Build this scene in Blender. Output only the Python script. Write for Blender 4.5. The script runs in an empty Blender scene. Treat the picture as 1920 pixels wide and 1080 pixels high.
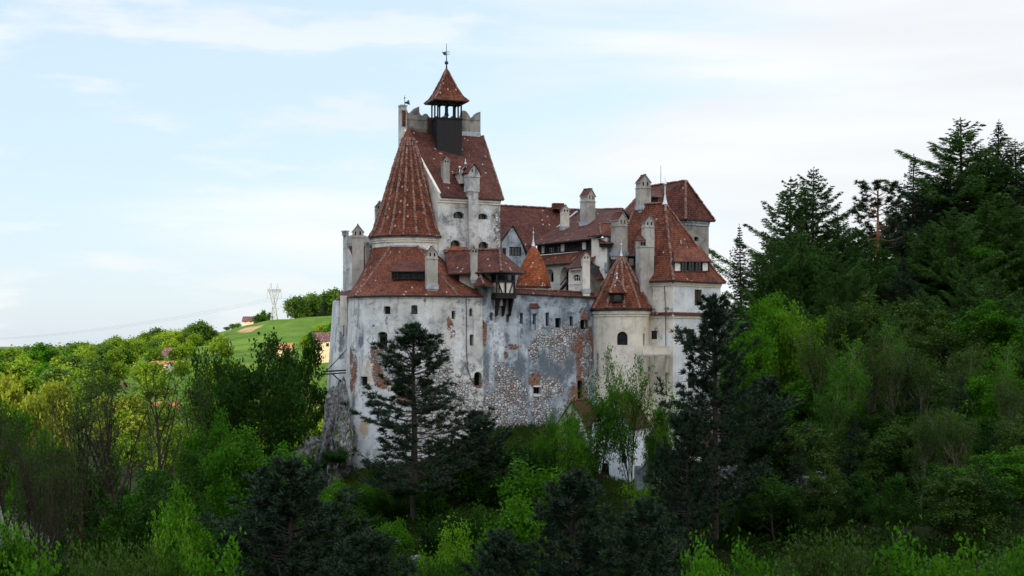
import bpy, bmesh, math, random
import numpy as np
from mathutils import Vector, Matrix, noise as mnoise
R = math.radians
C = bpy.context.scene.collection
SC = bpy.context.scene
rng = np.random.default_rng(7)
random.seed(7)

# ------------------------------------------------------------------ camera
F = 2667.0           # focal length in photograph pixels (50 mm on 36 mm)
HZ = 640.0           # row of the horizon
cam = bpy.data.cameras.new('camera'); cam_o = bpy.data.objects.new('camera', cam); C.objects.link(cam_o)
cam.sensor_width = 36; cam.lens = 36*F/1920; cam.shift_y = (HZ-540)/1920
cam.clip_start = 0.5; cam.clip_end = 20000
cam_o.location = (0, 0, 0); cam_o.rotation_euler = (R(90), 0, 0)
SC.camera = cam_o

# ------------------------------------------------------------------ light
SUN_EL = R(7.0)
SUN_DIR = Vector((-0.80, -0.60, 0)).normalized()*math.cos(SUN_EL) + Vector((0, 0, math.sin(SUN_EL)))
sun = bpy.data.lights.new('sun', 'SUN'); sun.energy = 5.0; sun.angle = R(0.5); sun.color = (1.0, 0.88, 0.66)
sun_o = bpy.data.objects.new('sun', sun); C.objects.link(sun_o)
sun_o.rotation_euler = (-SUN_DIR).to_track_quat('-Z', 'Y').to_euler()

world = bpy.data.worlds.new('World'); SC.world = world; world.use_nodes = True
SKY_K = 0.15
def build_world():
    nt = world.node_tree; N = nt.nodes; L = nt.links
    for n in list(N): N.remove(n)
    out = N.new('ShaderNodeOutputWorld'); bg = N.new('ShaderNodeBackground')
    sky = N.new('ShaderNodeTexSky'); sky.sky_type = 'NISHITA'; sky.sun_disc = False
    sky.sun_elevation = SUN_EL
    sky.sun_rotation = math.atan2(SUN_DIR.x, SUN_DIR.y)
    sky.altitude = 700; sky.air_density = 1.0; sky.dust_density = 1.2; sky.ozone_density = 1.6
    tc = N.new('ShaderNodeTexCoord')
    mp = N.new('ShaderNodeMapping'); mp.inputs['Scale'].default_value = (1.6, 1.6, 9.0); mp.inputs['Location'].default_value = (0.35, 0.2, 0.12)
    mp.inputs['Rotation'].default_value = (0, R(3), 0)
    L.new(tc.outputs['Generated'], mp.inputs['Vector'])
    n1 = N.new('ShaderNodeTexNoise'); n1.inputs['Scale'].default_value = 1.7; n1.inputs['Detail'].default_value = 6; n1.inputs['Roughness'].default_value = .52; n1.inputs['Distortion'].default_value = .35
    L.new(mp.outputs[0], n1.inputs['Vector'])
    # thin veil that thickens to the right and towards the horizon
    sep = N.new('ShaderNodeSeparateXYZ'); L.new(tc.outputs['Generated'], sep.inputs[0])
    def m(op, a, b=None, c=None):
        n = N.new('ShaderNodeMath'); n.operation = op
        for i, v in enumerate((a, b, c)):
            if v is None: continue
            if isinstance(v, (int, float)): n.inputs[i].default_value = v
            else: L.new(v, n.inputs[i])
        return n.outputs[0]
    bias = m('ADD', m('MULTIPLY', sep.outputs['X'], 0.85), m('MULTIPLY', sep.outputs['Z'], -0.45))
    val = m('ADD', n1.outputs['Fac'], bias)
    mr = N.new('ShaderNodeMapRange'); mr.interpolation_type = 'SMOOTHSTEP'
    mr.inputs['From Min'].default_value = .30; mr.inputs['From Max'].default_value = .62
    L.new(val, mr.inputs['Value'])
    # cumulus shreds low on the left
    mp2 = N.new('ShaderNodeMapping'); mp2.inputs['Scale'].default_value = (5, 5, 22); L.new(tc.outputs['Generated'], mp2.inputs['Vector'])
    n2 = N.new('ShaderNodeTexNoise'); n2.inputs['Scale'].default_value = 1.6; n2.inputs['Detail'].default_value = 7; n2.inputs['Roughness'].default_value = .55
    L.new(mp2.outputs[0], n2.inputs['Vector'])
    mr2 = N.new('ShaderNodeMapRange'); mr2.interpolation_type = 'SMOOTHSTEP'
    mr2.inputs['From Min'].default_value = .50; mr2.inputs['From Max'].default_value = .66; mr2.inputs['To Max'].default_value = .5
    L.new(n2.outputs['Fac'], mr2.inputs['Value'])
    cl = m('MAXIMUM', m('MULTIPLY', mr.outputs[0], .93), mr2.outputs[0])
    # clouds: white, lit warmer on the side of the sun
    mix = N.new('ShaderNodeMix'); mix.data_type = 'RGBA'
    L.new(cl, mix.inputs['Factor'])
    gain = N.new('ShaderNodeMix'); gain.data_type = 'RGBA'; gain.blend_type = 'MULTIPLY'; gain.inputs['Factor'].default_value = 1
    L.new(sky.outputs[0], gain.inputs['A']); gain.inputs['B'].default_value = SKY_GAIN
    veil = N.new('ShaderNodeMix'); veil.data_type = 'RGBA'; veil.inputs['Factor'].default_value = VEIL_K; veil.inputs['B'].default_value = VEIL
    L.new(gain.outputs['Result'], veil.inputs['A']); L.new(veil.outputs['Result'], mix.inputs['A'])
    # direction towards the sun warms and brightens the veil
    dt = N.new('ShaderNodeVectorMath'); dt.operation = 'DOT_PRODUCT'; L.new(tc.outputs['Generated'], dt.inputs[0]); dt.inputs[1].default_value = SUN_DIR
    w = m('POWER', m('MAXIMUM', m('MULTIPLY_ADD', dt.outputs['Value'], .5, .5), 0.0), 3.0)
    cc = N.new('ShaderNodeMix'); cc.data_type = 'RGBA'; L.new(w, cc.inputs['Factor'])
    cc.inputs['A'].default_value = CLOUD_A; cc.inputs['B'].default_value = CLOUD_B
    # soft grey bellies in the layered cloud
    mp3 = N.new('ShaderNodeMapping'); mp3.inputs['Scale'].default_value = (1.2, 1.2, 11); mp3.inputs['Rotation'].default_value = (0, R(-4), 0); L.new(tc.outputs['Generated'], mp3.inputs['Vector'])
    n3 = N.new('ShaderNodeTexNoise'); n3.inputs['Scale'].default_value = 2.6; n3.inputs['Detail'].default_value = 5; L.new(mp3.outputs[0], n3.inputs['Vector'])
    mr3 = N.new('ShaderNodeMapRange'); mr3.inputs['From Min'].default_value = .38; mr3.inputs['From Max'].default_value = .62; mr3.inputs['To Min'].default_value = .945; mr3.inputs['To Max'].default_value = 1.03; L.new(n3.outputs['Fac'], mr3.inputs['Value'])
    cs = N.new('ShaderNodeVectorMath'); cs.operation = 'SCALE'; L.new(cc.outputs['Result'], cs.inputs[0]); L.new(mr3.outputs[0], cs.inputs['Scale'])
    L.new(cs.outputs[0], mix.inputs['B'])
    # a veiled sky is brighter overhead than near the horizon
    zr = N.new('ShaderNodeMapRange'); zr.interpolation_type = 'SMOOTHSTEP'; zr.inputs['From Min'].default_value = .22; zr.inputs['From Max'].default_value = .95; zr.inputs['To Min'].default_value = .735; zr.inputs['To Max'].default_value = 1.85
    L.new(sep.outputs['Z'], zr.inputs['Value'])
    zg = N.new('ShaderNodeVectorMath'); zg.operation = 'SCALE'; L.new(mix.outputs['Result'], zg.inputs[0]); L.new(zr.outputs[0], zg.inputs['Scale'])
    L.new(zg.outputs[0], bg.inputs['Color']); bg.inputs['Strength'].default_value = SKY_K
    L.new(bg.outputs[0], out.inputs['Surface'])
SKY_GAIN = (2.0, 2.0, 2.2, 1)
VEIL_K = .72; VEIL = (5.2, 6.2, 7.35, 1)      # high thin cloud that pales the whole sky
CLOUD_A = (6.3, 6.45, 6.6, 1)
CLOUD_B = (27.0, 21.0, 15.0, 1)
build_world()
vs = SC.view_settings
vs.view_transform = 'Standard'; vs.look = 'None'; vs.gamma = 1; vs.use_curve_mapping = False
vs.exposure = 0.45
SC.cycles.max_bounces = 6; SC.cycles.diffuse_bounces = 3; SC.cycles.glossy_bounces = 2; SC.cycles.transmission_bounces = 3
SC.cycles.transparent_max_bounces = 4; SC.cycles.caustics_reflective = False; SC.cycles.caustics_refractive = False

# ------------------------------------------------------------------ projection helpers (author's ruler)
def P(px, py, Y):
    return np.array(((px-960)*Y/F, Y, (HZ-py)*Y/F))
def XY(px, Y): return np.array(((px-960)*Y/F, Y))
def Zat(py, Y): return (HZ-py)*Y/F
def unit(v):
    v = np.asarray(v, float); n = np.linalg.norm(v); return v/n if n > 1e-12 else v

# ------------------------------------------------------------------ object helpers
def tag(o, label=None, cat=None, group=None, kind=None):
    if label: o['label'] = label
    if cat: o['category'] = cat
    if group: o['group'] = group
    if kind: o['kind'] = kind
    return o
def empty(name, loc, label=None, cat=None, group=None, rz=0.0):
    o = bpy.data.objects.new(name, None); C.objects.link(o); o.location = loc; o.rotation_euler = (0, 0, rz)
    o.empty_display_size = .5
    return tag(o, label, cat, group)

class MB:
    """collects faces; build() links them as ONE mesh object"""
    def __init__(s): s.v = []; s.f = []; s.m = []; s.uv = []; s.smooth = []; s.n = 0
    def face(s, pts, mat=0, uv=None, smooth=False):
        pts = [np.asarray(p, float) for p in pts]
        if uv is None: uv = auto_uv(pts)
        s.v.extend(pts); k = len(pts); s.f.append(list(range(s.n, s.n+k))); s.n += k
        s.m.append(mat); s.uv.append(uv); s.smooth.append(smooth)
    def obox(s, o, ax, ay, az, mat=0, skip=()):
        """box from corner o spanned by three edge vectors"""
        o, ax, ay, az = (np.asarray(q, float) for q in (o, ax, ay, az))
        if np.dot(np.cross(ax, ay), az) < 0: o = o+ax; ax = -ax
        p = [o, o+ax, o+ax+ay, o+ay, o+az, o+ax+az, o+ax+ay+az, o+ay+az]
        q = dict(bottom=(0, 3, 2, 1), top=(4, 5, 6, 7), front=(0, 1, 5, 4), right=(1, 2, 6, 5), back=(2, 3, 7, 6), left=(3, 0, 4, 7))
        for k, idx in q.items():
            if k not in skip: s.face([p[i] for i in idx], mat)
    def cbox(s, c, sx, sy, sz, rz=0.0, mat=0):
        """box with centre of its base at c, turned rz about z"""
        a = np.array((math.cos(rz), math.sin(rz), 0)); b = np.array((-math.sin(rz), math.cos(rz), 0)); c = np.asarray(c, float)
        s.obox(c-a*sx/2-b*sy/2, a*sx, b*sy, (0, 0, sz), mat)
    def bar(s, p, q, w, h=None, up=(0, 0, 1), mat=0):
        p, q = np.asarray(p, float), np.asarray(q, float); h = h or w
        d = unit(q-p); a = np.cross(d, up)
        if np.linalg.norm(a) < 1e-6: a = np.cross(d, (1, 0, 0))
        a = unit(a); b = np.cross(a, d)
        s.obox(p-a*w/2-b*h/2, q-p, a*w, b*h, mat)
    def tube(s, pts, radii, sides=6, mat=0, cap=True, smooth=True):
        pts = [np.asarray(p, float) for p in pts]; n = len(pts); rings = []
        for i in range(n):
            d = unit(pts[min(i+1, n-1)]-pts[max(i-1, 0)])
            a = np.cross(d, (0, 0, 1.0))
            if np.linalg.norm(a) < 1e-3: a = np.cross(d, (1.0, 0, 0))
            a = unit(a); b = np.cross(d, a)
            r = radii[i] if hasattr(radii, '__len__') else radii
            rings.append([pts[i]+r*(math.cos(t)*a+math.sin(t)*b) for t in np.linspace(0, 2*math.pi, sides, endpoint=False)])
        base = s.n
        for rg in rings: s.v.extend(rg); s.n += sides
        for i in range(n-1):
            for k in range(sides):
                k2 = (k+1) % sides
                s.f.append([base+i*sides+k, base+i*sides+k2, base+(i+1)*sides+k2, base+(i+1)*sides+k])
                s.m.append(mat); s.uv.append([(k, i), (k+1, i), (k+1, i+1), (k, i+1)]); s.smooth.append(smooth)
        if cap:
            s.f.append([base+k for k in reversed(range(sides))]); s.m.append(mat); s.uv.append([(0, 0)]*sides); s.smooth.append(False)
            s.f.append([base+(n-1)*sides+k for k in range(sides)]); s.m.append(mat); s.uv.append([(0, 0)]*sides); s.smooth.append(False)
    def lathe(s, c, prof, seg=32, mat=0, a0=0.0, a1=2*math.pi, smooth=True, mats=None):
        """profile [(r, z)] turned about the vertical through c (z absolute)"""
        c = np.asarray(c, float); full = abs(a1-a0-2*math.pi) < 1e-6
        A = np.linspace(a0, a1, seg+1)
        L = 0
        for i in range(len(prof)-1):
            (r0, z0), (r1, z1) = prof[i], prof[i+1]; dl = math.hypot(r1-r0, z1-z0)
            mm = mats[i] if mats else mat
            for k in range(seg):
                def q(r, z, a): return np.array((c[0]+r*math.cos(a), c[1]+r*math.sin(a), z))
                pts = [q(r0, z0, A[k]), q(r0, z0, A[k+1]), q(r1, z1, A[k+1]), q(r1, z1, A[k])]
                rr = max(r0, r1, .5)
                uv = [(A[k]*rr, L), (A[k+1]*rr, L), (A[k+1]*rr, L+dl), (A[k]*rr, L+dl)]
                if r1 < 1e-6: pts = pts[:3]; uv = uv[:3]
                elif r0 < 1e-6: pts = [pts[0], pts[2], pts[3]]; uv = [uv[0], uv[2], uv[3]]
                s.face(pts, mm, uv, smooth)
            L += dl
    def ball(s, c, r, mat=0, seg=12, sz=1.0):
        pr = [(r*math.sin(t), c[2]-r*sz*math.cos(t)) for t in np.linspace(0, math.pi, 8)]
        pr[0] = (0, pr[0][1]); pr[-1] = (0, pr[-1][1]); s.lathe(c, pr, seg, mat)
    def build(s, name, mats, parent=None, org=(0, 0, 0), weld=False):
        org = np.asarray(org, float)
        me = bpy.data.meshes.new(name)
        V = np.asarray(s.v, float)-org if s.n else np.zeros((0, 3))
        me.from_pydata(V.tolist(), [], s.f)
        me.polygons.foreach_set('material_index', s.m)
        me.polygons.foreach_set('use_smooth', s.smooth)
        uvl = me.uv_layers.new(name='UVMap')
        uvl.data.foreach_set('uv', np.asarray([c for f in s.uv for c in f], np.float32).ravel())
        for m in (mats if isinstance(mats, (list, tuple)) else [mats]): me.materials.append(m)
        if weld:
            bm = bmesh.new(); bm.from_mesh(me); bmesh.ops.remove_doubles(bm, verts=bm.verts, dist=1e-4); bm.to_mesh(me); bm.free()
        me.validate(clean_customdata=False); me.update()
        o = bpy.data.objects.new(name, me); C.objects.link(o)
        if parent is not None: o.parent = parent
        return o

def auto_uv(pts):
    n = np.cross(pts[1]-pts[0], pts[-1]-pts[0])
    if np.linalg.norm(n) < 1e-9 and len(pts) > 3: n = np.cross(pts[2]-pts[1], pts[0]-pts[1])
    n = unit(n); t = np.cross((0, 0, 1.0), n)
    if np.linalg.norm(t) < 1e-3: t = np.array((1.0, 0, 0))
    t = unit(t); b = np.cross(n, t)
    return [(float(p@t), float(p@b)) for p in pts]
# ------------------------------------------------------------------ materials
class NT:
    def __init__(s, name):
        s.mat = bpy.data.materials.new(name); s.mat.use_nodes = True
        s.t = s.mat.node_tree; s.N = s.t.nodes; s.L = s.t.links
        s.bsdf = s.N['Principled BSDF']; s.out = s.N['Material Output']
    def n(s, typ, **kw):
        nd = s.N.new('ShaderNode'+typ)
        for k, v in kw.items(): setattr(nd, k, v)
        return nd
    def put(s, sock, v):
        if isinstance(v, (int, float)): sock.default_value = v
        elif isinstance(v, tuple): sock.default_value = v if len(v) != 3 or sock.type == 'VECTOR' else (*v, 1)
        else: s.L.new(v, sock)
    def m(s, op, a, b=None, c=None, clamp=False):
        nd = s.n('Math', operation=op); nd.use_clamp = clamp
        for i, v in enumerate((a, b, c)):
            if v is not None: s.put(nd.inputs[i], v)
        return nd.outputs[0]
    def mix(s, f, a, b, blend='MIX'):
        nd = s.n('Mix', data_type='RGBA', blend_type=blend)
        s.put(nd.inputs['Factor'], f); s.put(nd.inputs['A'], a); s.put(nd.inputs['B'], b); return nd.outputs['Result']
    def noise(s, vec, scale, detail=4, rough=.55, dist=0.0, sc=None):
        if sc is not None:
            mp = s.n('Mapping'); mp.inputs['Scale'].default_value = sc; s.L.new(vec, mp.inputs['Vector']); vec = mp.outputs[0]
        nd = s.n('TexNoise'); nd.inputs['Scale'].default_value = scale; nd.inputs['Detail'].default_value = detail
        nd.inputs['Roughness'].default_value = rough; nd.inputs['Distortion'].default_value = dist
        s.L.new(vec, nd.inputs['Vector']); return nd.outputs['Fac']
    def ss(s, v, a, b, lo=0.0, hi=1.0):
        nd = s.n('MapRange', interpolation_type='SMOOTHSTEP')
        s.put(nd.inputs['Value'], v); nd.inputs['From Min'].default_value = a; nd.inputs['From Max'].default_value = b
        nd.inputs['To Min'].default_value = lo; nd.inputs['To Max'].default_value = hi; return nd.outputs[0]
    def ramp(s, v, stops, interp='LINEAR'):
        nd = s.n('ValToRGB'); cr = nd.color_ramp; cr.interpolation = interp
        while len(cr.elements) < len(stops): cr.elements.new(.5)
        for e, (p, c) in zip(cr.elements, stops): e.position = p; e.color = (*c, 1)
        s.put(nd.inputs[0], v); return nd.outputs['Color']
    def attr(s, name):
        nd = s.n('Attribute', attribute_name=name); return nd.outputs['Fac']
    def obj(s): return s.n('TexCoord').outputs['Object']
    def uv(s): return s.n('TexCoord').outputs['UV']
    def bump(s, h, strength=.5, dist=.05):
        nd = s.n('Bump'); nd.inputs['Strength'].default_value = strength; nd.inputs['Distance'].default_value = dist
        s.L.new(h, nd.inputs['Height']); s.L.new(nd.outputs[0], s.bsdf.inputs['Normal'])
    def done(s, col, rough=.9, spec=.2, metal=0.0):
        s.put(s.bsdf.inputs['Base Color'], col); s.put(s.bsdf.inputs['Roughness'], rough)
        s.bsdf.inputs['Specular IOR Level'].default_value = spec; s.bsdf.inputs['Metallic'].default_value = metal
        return s.mat

def flat_mat(name, col, rough=.8, spec=.2, metal=0.0, var=.25, scale=3.0):
    t = NT(name); f = t.noise(t.obj(), scale, 5)
    c = t.mix(t.ss(f, .3, .7), tuple(x*(1-var) for x in col), tuple(min(1, x*(1+var)) for x in col))
    t.bump(f, .15, .02); return t.done(c, rough, spec, metal)

def plaster(name, a, b, stain=(.16, .17, .18), streak=.5, warm=None, blotch=.45):
    """old lime plaster: clouding, rain streaks, and per-vertex wear: brick / stone / dark / pale"""
    t = NT(name); o = t.obj(); uv = t.uv()
    n1 = t.noise(o, .35, 6, .6); n2 = t.noise(o, 1.6, 6, .65); n3 = t.noise(o, 7.0, 5, .6)
    c = t.mix(t.ss(n1, .32, .68), a, b)
    blot = t.noise(o, .62, 8, .66, .5)
    c = t.mix(t.m('MULTIPLY', t.ss(blot, .50, .66), blotch), c, tuple(x*y for x, y in zip(a, (.42, .45, .49))))
    c = t.mix(t.m('MULTIPLY', t.ss(n2, .5, .75), .40), c, tuple(x*.55 for x in a))
    c = t.mix(t.m('MULTIPLY', t.ss(n3, .55, .8), .25), c, tuple(min(.85, x*1.2) for x in b))
    st = t.noise(o, 1.0, 5, .6, .4, sc=(1.3, 1.3, .16))
    c = t.mix(t.m('MULTIPLY', t.ss(st, .52, .74), streak), c, stain)
    if warm: c = t.mix(t.m('MULTIPLY', t.ss(t.noise(o, .7, 5), .56, .68), .6), c, warm)
    # patches given per vertex, edges broken by noise
    edge = t.m('ADD', t.m('MULTIPLY', t.m('SUBTRACT', t.noise(o, 1.1, 8, .72, .3), .5), 3.2), t.m('MULTIPLY', t.m('SUBTRACT', t.noise(o, 4.5, 5, .7), .5), 1.6))
    def mask(nm, lo=.42, hi=.54, k=1.0): at = t.attr(nm); return t.ss(t.m('ADD', at, t.m('MULTIPLY', edge, t.m('MULTIPLY', t.ss(at, .0, .25), k))), lo, hi)
    mpale = mask('pale', .35, .85, .9)
    c = t.mix(t.m('MULTIPLY', mpale, .85), c, t.mix(n3, (.54, .58, .62), (.84, .85, .84)))
    mdark = mask('dark', .35, .85, .75)
    c = t.mix(t.m('MULTIPLY', mdark, .9), c, t.mix(n2, (.060, .075, .092), (.17, .20, .235)))
    mochre = mask('ochre', .35, .8, .8)
    c = t.mix(t.m('MULTIPLY', mochre, .8), c, t.mix(n3, (.42, .27, .12), (.50, .38, .22)))
    # bricks
    bt = t.n('TexBrick'); bt.inputs['Scale'].default_value = 1.0; bt.inputs['Brick Width'].default_value = .42; bt.inputs['Row Height'].default_value = .17
    bt.inputs['Mortar Size'].default_value = .028; bt.inputs['Mortar Smooth'].default_value = .4; bt.inputs['Bias'].default_value = .0
    bt.inputs['Color1'].default_value = (.36, .12, .055, 1); bt.inputs['Color2'].default_value = (.12, .045, .03, 1); bt.inputs['Mortar'].default_value = (.30, .25, .20, 1)
    duv = t.n('VectorMath', operation='ADD'); t.L.new(uv, duv.inputs[0])
    wob = t.n('TexNoise'); wob.inputs['Scale'].default_value = 2.0; t.L.new(o, wob.inputs['Vector'])
    ws = t.n('VectorMath', operation='SCALE'); t.L.new(wob.outputs['Color'], ws.inputs[0]); ws.inputs['Scale'].default_value = .38; t.L.new(ws.outputs[0], duv.inputs[1])
    t.L.new(duv.outputs[0], bt.inputs['Vector'])
    mb = mask('brick', .44, .50)
    bcol = t.mix(t.m('MULTIPLY', t.ss(n3, .5, .7), .5), bt.outputs['Color'], (.45, .36, .28)); bcol = t.mix(t.m('MULTIPLY', t.ss(t.noise(o, 2.4, 6, .7), .48, .62), .75), bcol, (.055, .032, .026))
    c = t.mix(mb, c, bcol)
    # rubble
    def vor(feat):
        v = t.n('TexVoronoi', feature=feat, voronoi_dimensions='2D'); v.inputs['Scale'].default_value = 2.1
        mp = t.n('Mapping'); mp.inputs['Scale'].default_value = (1, 1.5, 1); t.L.new(duv.outputs[0], mp.inputs['Vector']); t.L.new(mp.outputs[0], v.inputs['Vector']); return v
    vd = vor('DISTANCE_TO_EDGE').outputs['Distance']; vc = t.n('SeparateColor'); t.L.new(vor('F1').outputs['Color'], vc.inputs[0])
    scol = t.ramp(vc.outputs[0], [(0, (.24, .22, .20)), (.35, (.42, .40, .38)), (.7, (.60, .60, .60)), (.93, (.80, .80, .80)), (1, (.34, .16, .10))])
    scol = t.mix(t.m('MULTIPLY', n3, .35), scol, (.2, .19, .18))
    joint = t.ss(t.m('ADD', vd, t.m('MULTIPLY', t.m('SUBTRACT', n3, .5), .16)), .01, .13)
    scol = t.mix(joint, (.045, .045, .05), scol)
    ms = mask('stone', .44, .50, 1.25)
    c = t.mix(ms, c, scol)
    hs = t.m('ADD', t.m('MULTIPLY', ms, t.m('MULTIPLY_ADD', t.ss(vd, 0, .22), 1.0, -.9)), t.m('MULTIPLY', mb, t.m('MULTIPLY_ADD', bt.outputs['Fac'], -.4, -.35)))
    h = t.m('ADD', hs, t.m('ADD', t.m('MULTIPLY', n3, .12), t.m('MULTIPLY', n2, .22)))
    t.bump(h, .9, .16)
    return t.done(c, .95, .1)

def tiles(name, dark, mid, light, pale=.03, w=.26, h=.36):
    """flat clay tiles: every tile its own tone, overlapping courses, lichen and mortar specks"""
    t = NT(name); uv = t.uv(); o = t.obj()
    sp = t.n('SeparateXYZ'); wb = t.n('VectorMath', operation='ADD'); t.L.new(uv, wb.inputs[0])
    wn = t.n('TexNoise'); wn.inputs['Scale'].default_value = 1.1; wn.inputs['Detail'].default_value = 2; t.L.new(o, wn.inputs['Vector'])
    wsn = t.n('VectorMath', operation='SCALE'); t.L.new(wn.outputs['Color'], wsn.inputs[0]); wsn.inputs['Scale'].default_value = .10; t.L.new(wsn.outputs[0], wb.inputs[1])
    t.L.new(wb.outputs[0], sp.inputs[0])
    v = t.m('DIVIDE', sp.outputs['Y'], h); row = t.m('FLOOR', v); fv = t.m('FRACT', v)
    u = t.m('ADD', t.m('DIVIDE', sp.outputs['X'], w), t.m('MULTIPLY', t.m('MODULO', row, 2.0), .5)); col = t.m('FLOOR', u); fu = t.m('FRACT', u)
    cv = t.n('CombineXYZ'); t.L.new(col, cv.inputs[0]); t.L.new(row, cv.inputs[1])
    wnz = t.n('TexWhiteNoise', noise_dimensions='2D'); t.L.new(cv.outputs[0], wnz.inputs['Vector']); rnd = wnz.outputs['Value']
    big = t.noise(o, .5, 5, .6); fine = t.noise(o, 5.0, 4, .6)
    k = t.m('ADD', t.m('MULTIPLY_ADD', rnd, .50, .12), t.m('ADD', t.m('MULTIPLY', t.m('SUBTRACT', big, .5), 1.3), t.m('MULTIPLY', t.m('SUBTRACT', fine, .5), .5)))
    c = t.ramp(k, [(0, dark), (.38, mid), (.8, light)])
    c = t.mix(t.m('MULTIPLY', t.ss(t.noise(o, 2.6, 6, .7), .58, .72), .55), c, tuple(x*.42 for x in dark))
    c = t.mix(t.m('MULTIPLY', t.m('GREATER_THAN', rnd, 1.0-pale*2.5), .6), c, (.46, .36, .30))
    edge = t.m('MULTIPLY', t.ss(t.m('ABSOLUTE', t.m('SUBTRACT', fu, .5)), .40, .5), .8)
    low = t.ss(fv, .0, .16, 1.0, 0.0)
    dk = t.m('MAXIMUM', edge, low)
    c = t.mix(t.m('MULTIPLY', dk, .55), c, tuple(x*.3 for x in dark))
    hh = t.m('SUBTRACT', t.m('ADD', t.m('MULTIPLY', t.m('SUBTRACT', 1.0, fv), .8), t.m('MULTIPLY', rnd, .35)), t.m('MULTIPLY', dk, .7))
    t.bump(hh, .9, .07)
    return t.done(c, .85, .25)

def leaf_mat(name, dark, light, trans=.35, rv=.22):
    """leaves: tone differs by leaf cluster and by tree; light passes through"""
    t = NT(name)
    isl = t.n('NewGeometry').outputs['Random Per Island']; oi = t.n('ObjectInfo').outputs['Random']
    clump = t.noise(t.obj(), .9, 3, .6)
    k = t.m('ADD', t.m('MULTIPLY', isl, .45), t.m('ADD', t.m('MULTIPLY', t.m('SUBTRACT', clump, .5), 1.1), t.m('MULTIPLY', t.m('SUBTRACT', oi, .5), rv*2)))
    c = t.mix(t.m('ADD', k, .25, clamp=True), dark, light)
    t.put(t.bsdf.inputs['Base Color'], c); t.bsdf.inputs['Roughness'].default_value = .6; t.bsdf.inputs['Specular IOR Level'].default_value = .12
    tr = t.n('BsdfTranslucent'); t.L.new(t.mix(1.0, c, (1.35, 1.3, .55), 'MULTIPLY'), tr.inputs['Color'])
    mx = t.n('MixShader'); mx.inputs[0].default_value = trans; t.L.new(t.bsdf.outputs[0], mx.inputs[1]); t.L.new(tr.outputs[0], mx.inputs[2])
    t.L.new(mx.outputs[0], t.out.inputs['Surface'])
    return t.mat

def bark_mat(name, a, b):
    t = NT(name); o = t.obj(); f = t.noise(o, 3.0, 6, .65, .3, sc=(3, 3, .6))
    t.bump(f, .8, .05); return t.done(t.mix(t.ss(f, .35, .65), a, b), .95, .1)

def rock_mat(name):
    t = NT(name); o = t.obj(); n1 = t.noise(o, .5, 8, .65); n2 = t.noise(o, 2.2, 8, .7, .5); n3 = t.noise(o, 9, 5)
    c = t.ramp(n2, [(.30, (.018, .019, .020)), (.44, (.13, .13, .13)), (.56, (.34, .345, .35)), (.72, (.66, .66, .65))])
    c = t.mix(t.m('MULTIPLY', n3, .3), c, (.12, .11, .10))
    nz = t.n('SeparateXYZ'); t.L.new(t.n('NewGeometry').outputs['Normal'], nz.inputs[0])
    moss = t.ss(t.m('ADD', nz.outputs['Z'], t.m('MULTIPLY', t.m('SUBTRACT', n1, .5), 1.6)), .35, .62)
    c = t.mix(moss, c, t.mix(n3, (.018, .035, .008), (.06, .10, .02)))
    t.bump(t.m('ADD', n2, t.m('MULTIPLY', n3, .3)), 1.0, .3); return t.done(c, .95, .1)

def meadow_mat(name, a, b, dry):
    t = NT(name); o = t.obj(); n1 = t.noise(o, .02, 5); n2 = t.noise(o, .3, 6, .7); n3 = t.noise(o, 2.5, 5)
    c = t.mix(t.ss(n1, .35, .65), a, b); c = t.mix(t.m('MULTIPLY', t.ss(n2, .45, .75), .5), c, tuple(x*.6 for x in a))
    c = t.mix(t.m('MULTIPLY', t.ss(t.noise(o, .05, 4, .6), .60, .68), .5), c, dry)
    t.bump(n3, .7, .3); return t.done(c, .95, .1)

M = {}
M['plaster_bastion'] = plaster('old_plaster', (.45, .46, .45), (.68, .68, .65), streak=.75, warm=(.54, .47, .35), blotch=.8)
M['plaster_cream'] = plaster('cream_plaster', (.60, .55, .455), (.71, .66, .565), (.26, .235, .20), .45, blotch=.35)
M['plaster_grey_shade'] = plaster('grey_shade_plaster', (.225, .265, .31), (.44, .495, .55), (.065, .085, .11), .8, blotch=.92)  # grey plaster with the curtain wall's bluish shade put into its colours
M['plaster_white'] = plaster('white_plaster', (.60, .57, .50), (.76, .73, .66), (.30, .27, .22), .3)
M['plaster_sky_tint'] = plaster('sky_tint_plaster', (.50, .53, .55), (.66, .69, .71), (.25, .27, .28), .35)  # bluish skylight on the corner house's right face, put into the plaster colour
M['plaster_keep'] = plaster('keep_plaster', (.36, .36, .35), (.66, .66, .64), (.12, .12, .125), .65, warm=(.46, .38, .25), blotch=.75)
M['chimney'] = plaster('chimney_render', (.30, .28, .25), (.46, .44, .40), (.12, .11, .10), .5)
M['masonry'] = plaster('ashlar', (.17, .165, .15), (.34, .33, .30), (.055, .055, .055), .7, blotch=.8)
M['limewash'] = plaster('limewash', (.68, .74, .80), (.80, .84, .88), (.45, .48, .52), .2)
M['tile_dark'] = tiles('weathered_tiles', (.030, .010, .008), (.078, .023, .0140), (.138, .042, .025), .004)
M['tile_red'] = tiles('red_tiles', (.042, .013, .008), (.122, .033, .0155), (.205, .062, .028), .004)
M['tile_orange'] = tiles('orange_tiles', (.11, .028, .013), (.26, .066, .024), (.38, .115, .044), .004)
def ridge_mat(name, a, b):
    t = NT(name); o = t.obj(); isl = t.n('NewGeometry').outputs['Random Per Island']; f = t.noise(o, 4, 5)
    c = t.mix(isl, a, b); c = t.mix(t.m('MULTIPLY', t.ss(f, .5, .7), .5), c, (.36, .31, .29)); t.bump(f, .4, .03); return t.done(c, .9, .2)
M['ridge'] = ridge_mat('ridge_tiles', (.085, .036, .024), (.20, .098, .066))
M['timber'] = flat_mat('black_timber', (.012, .011, .012), .7, .3)
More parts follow.
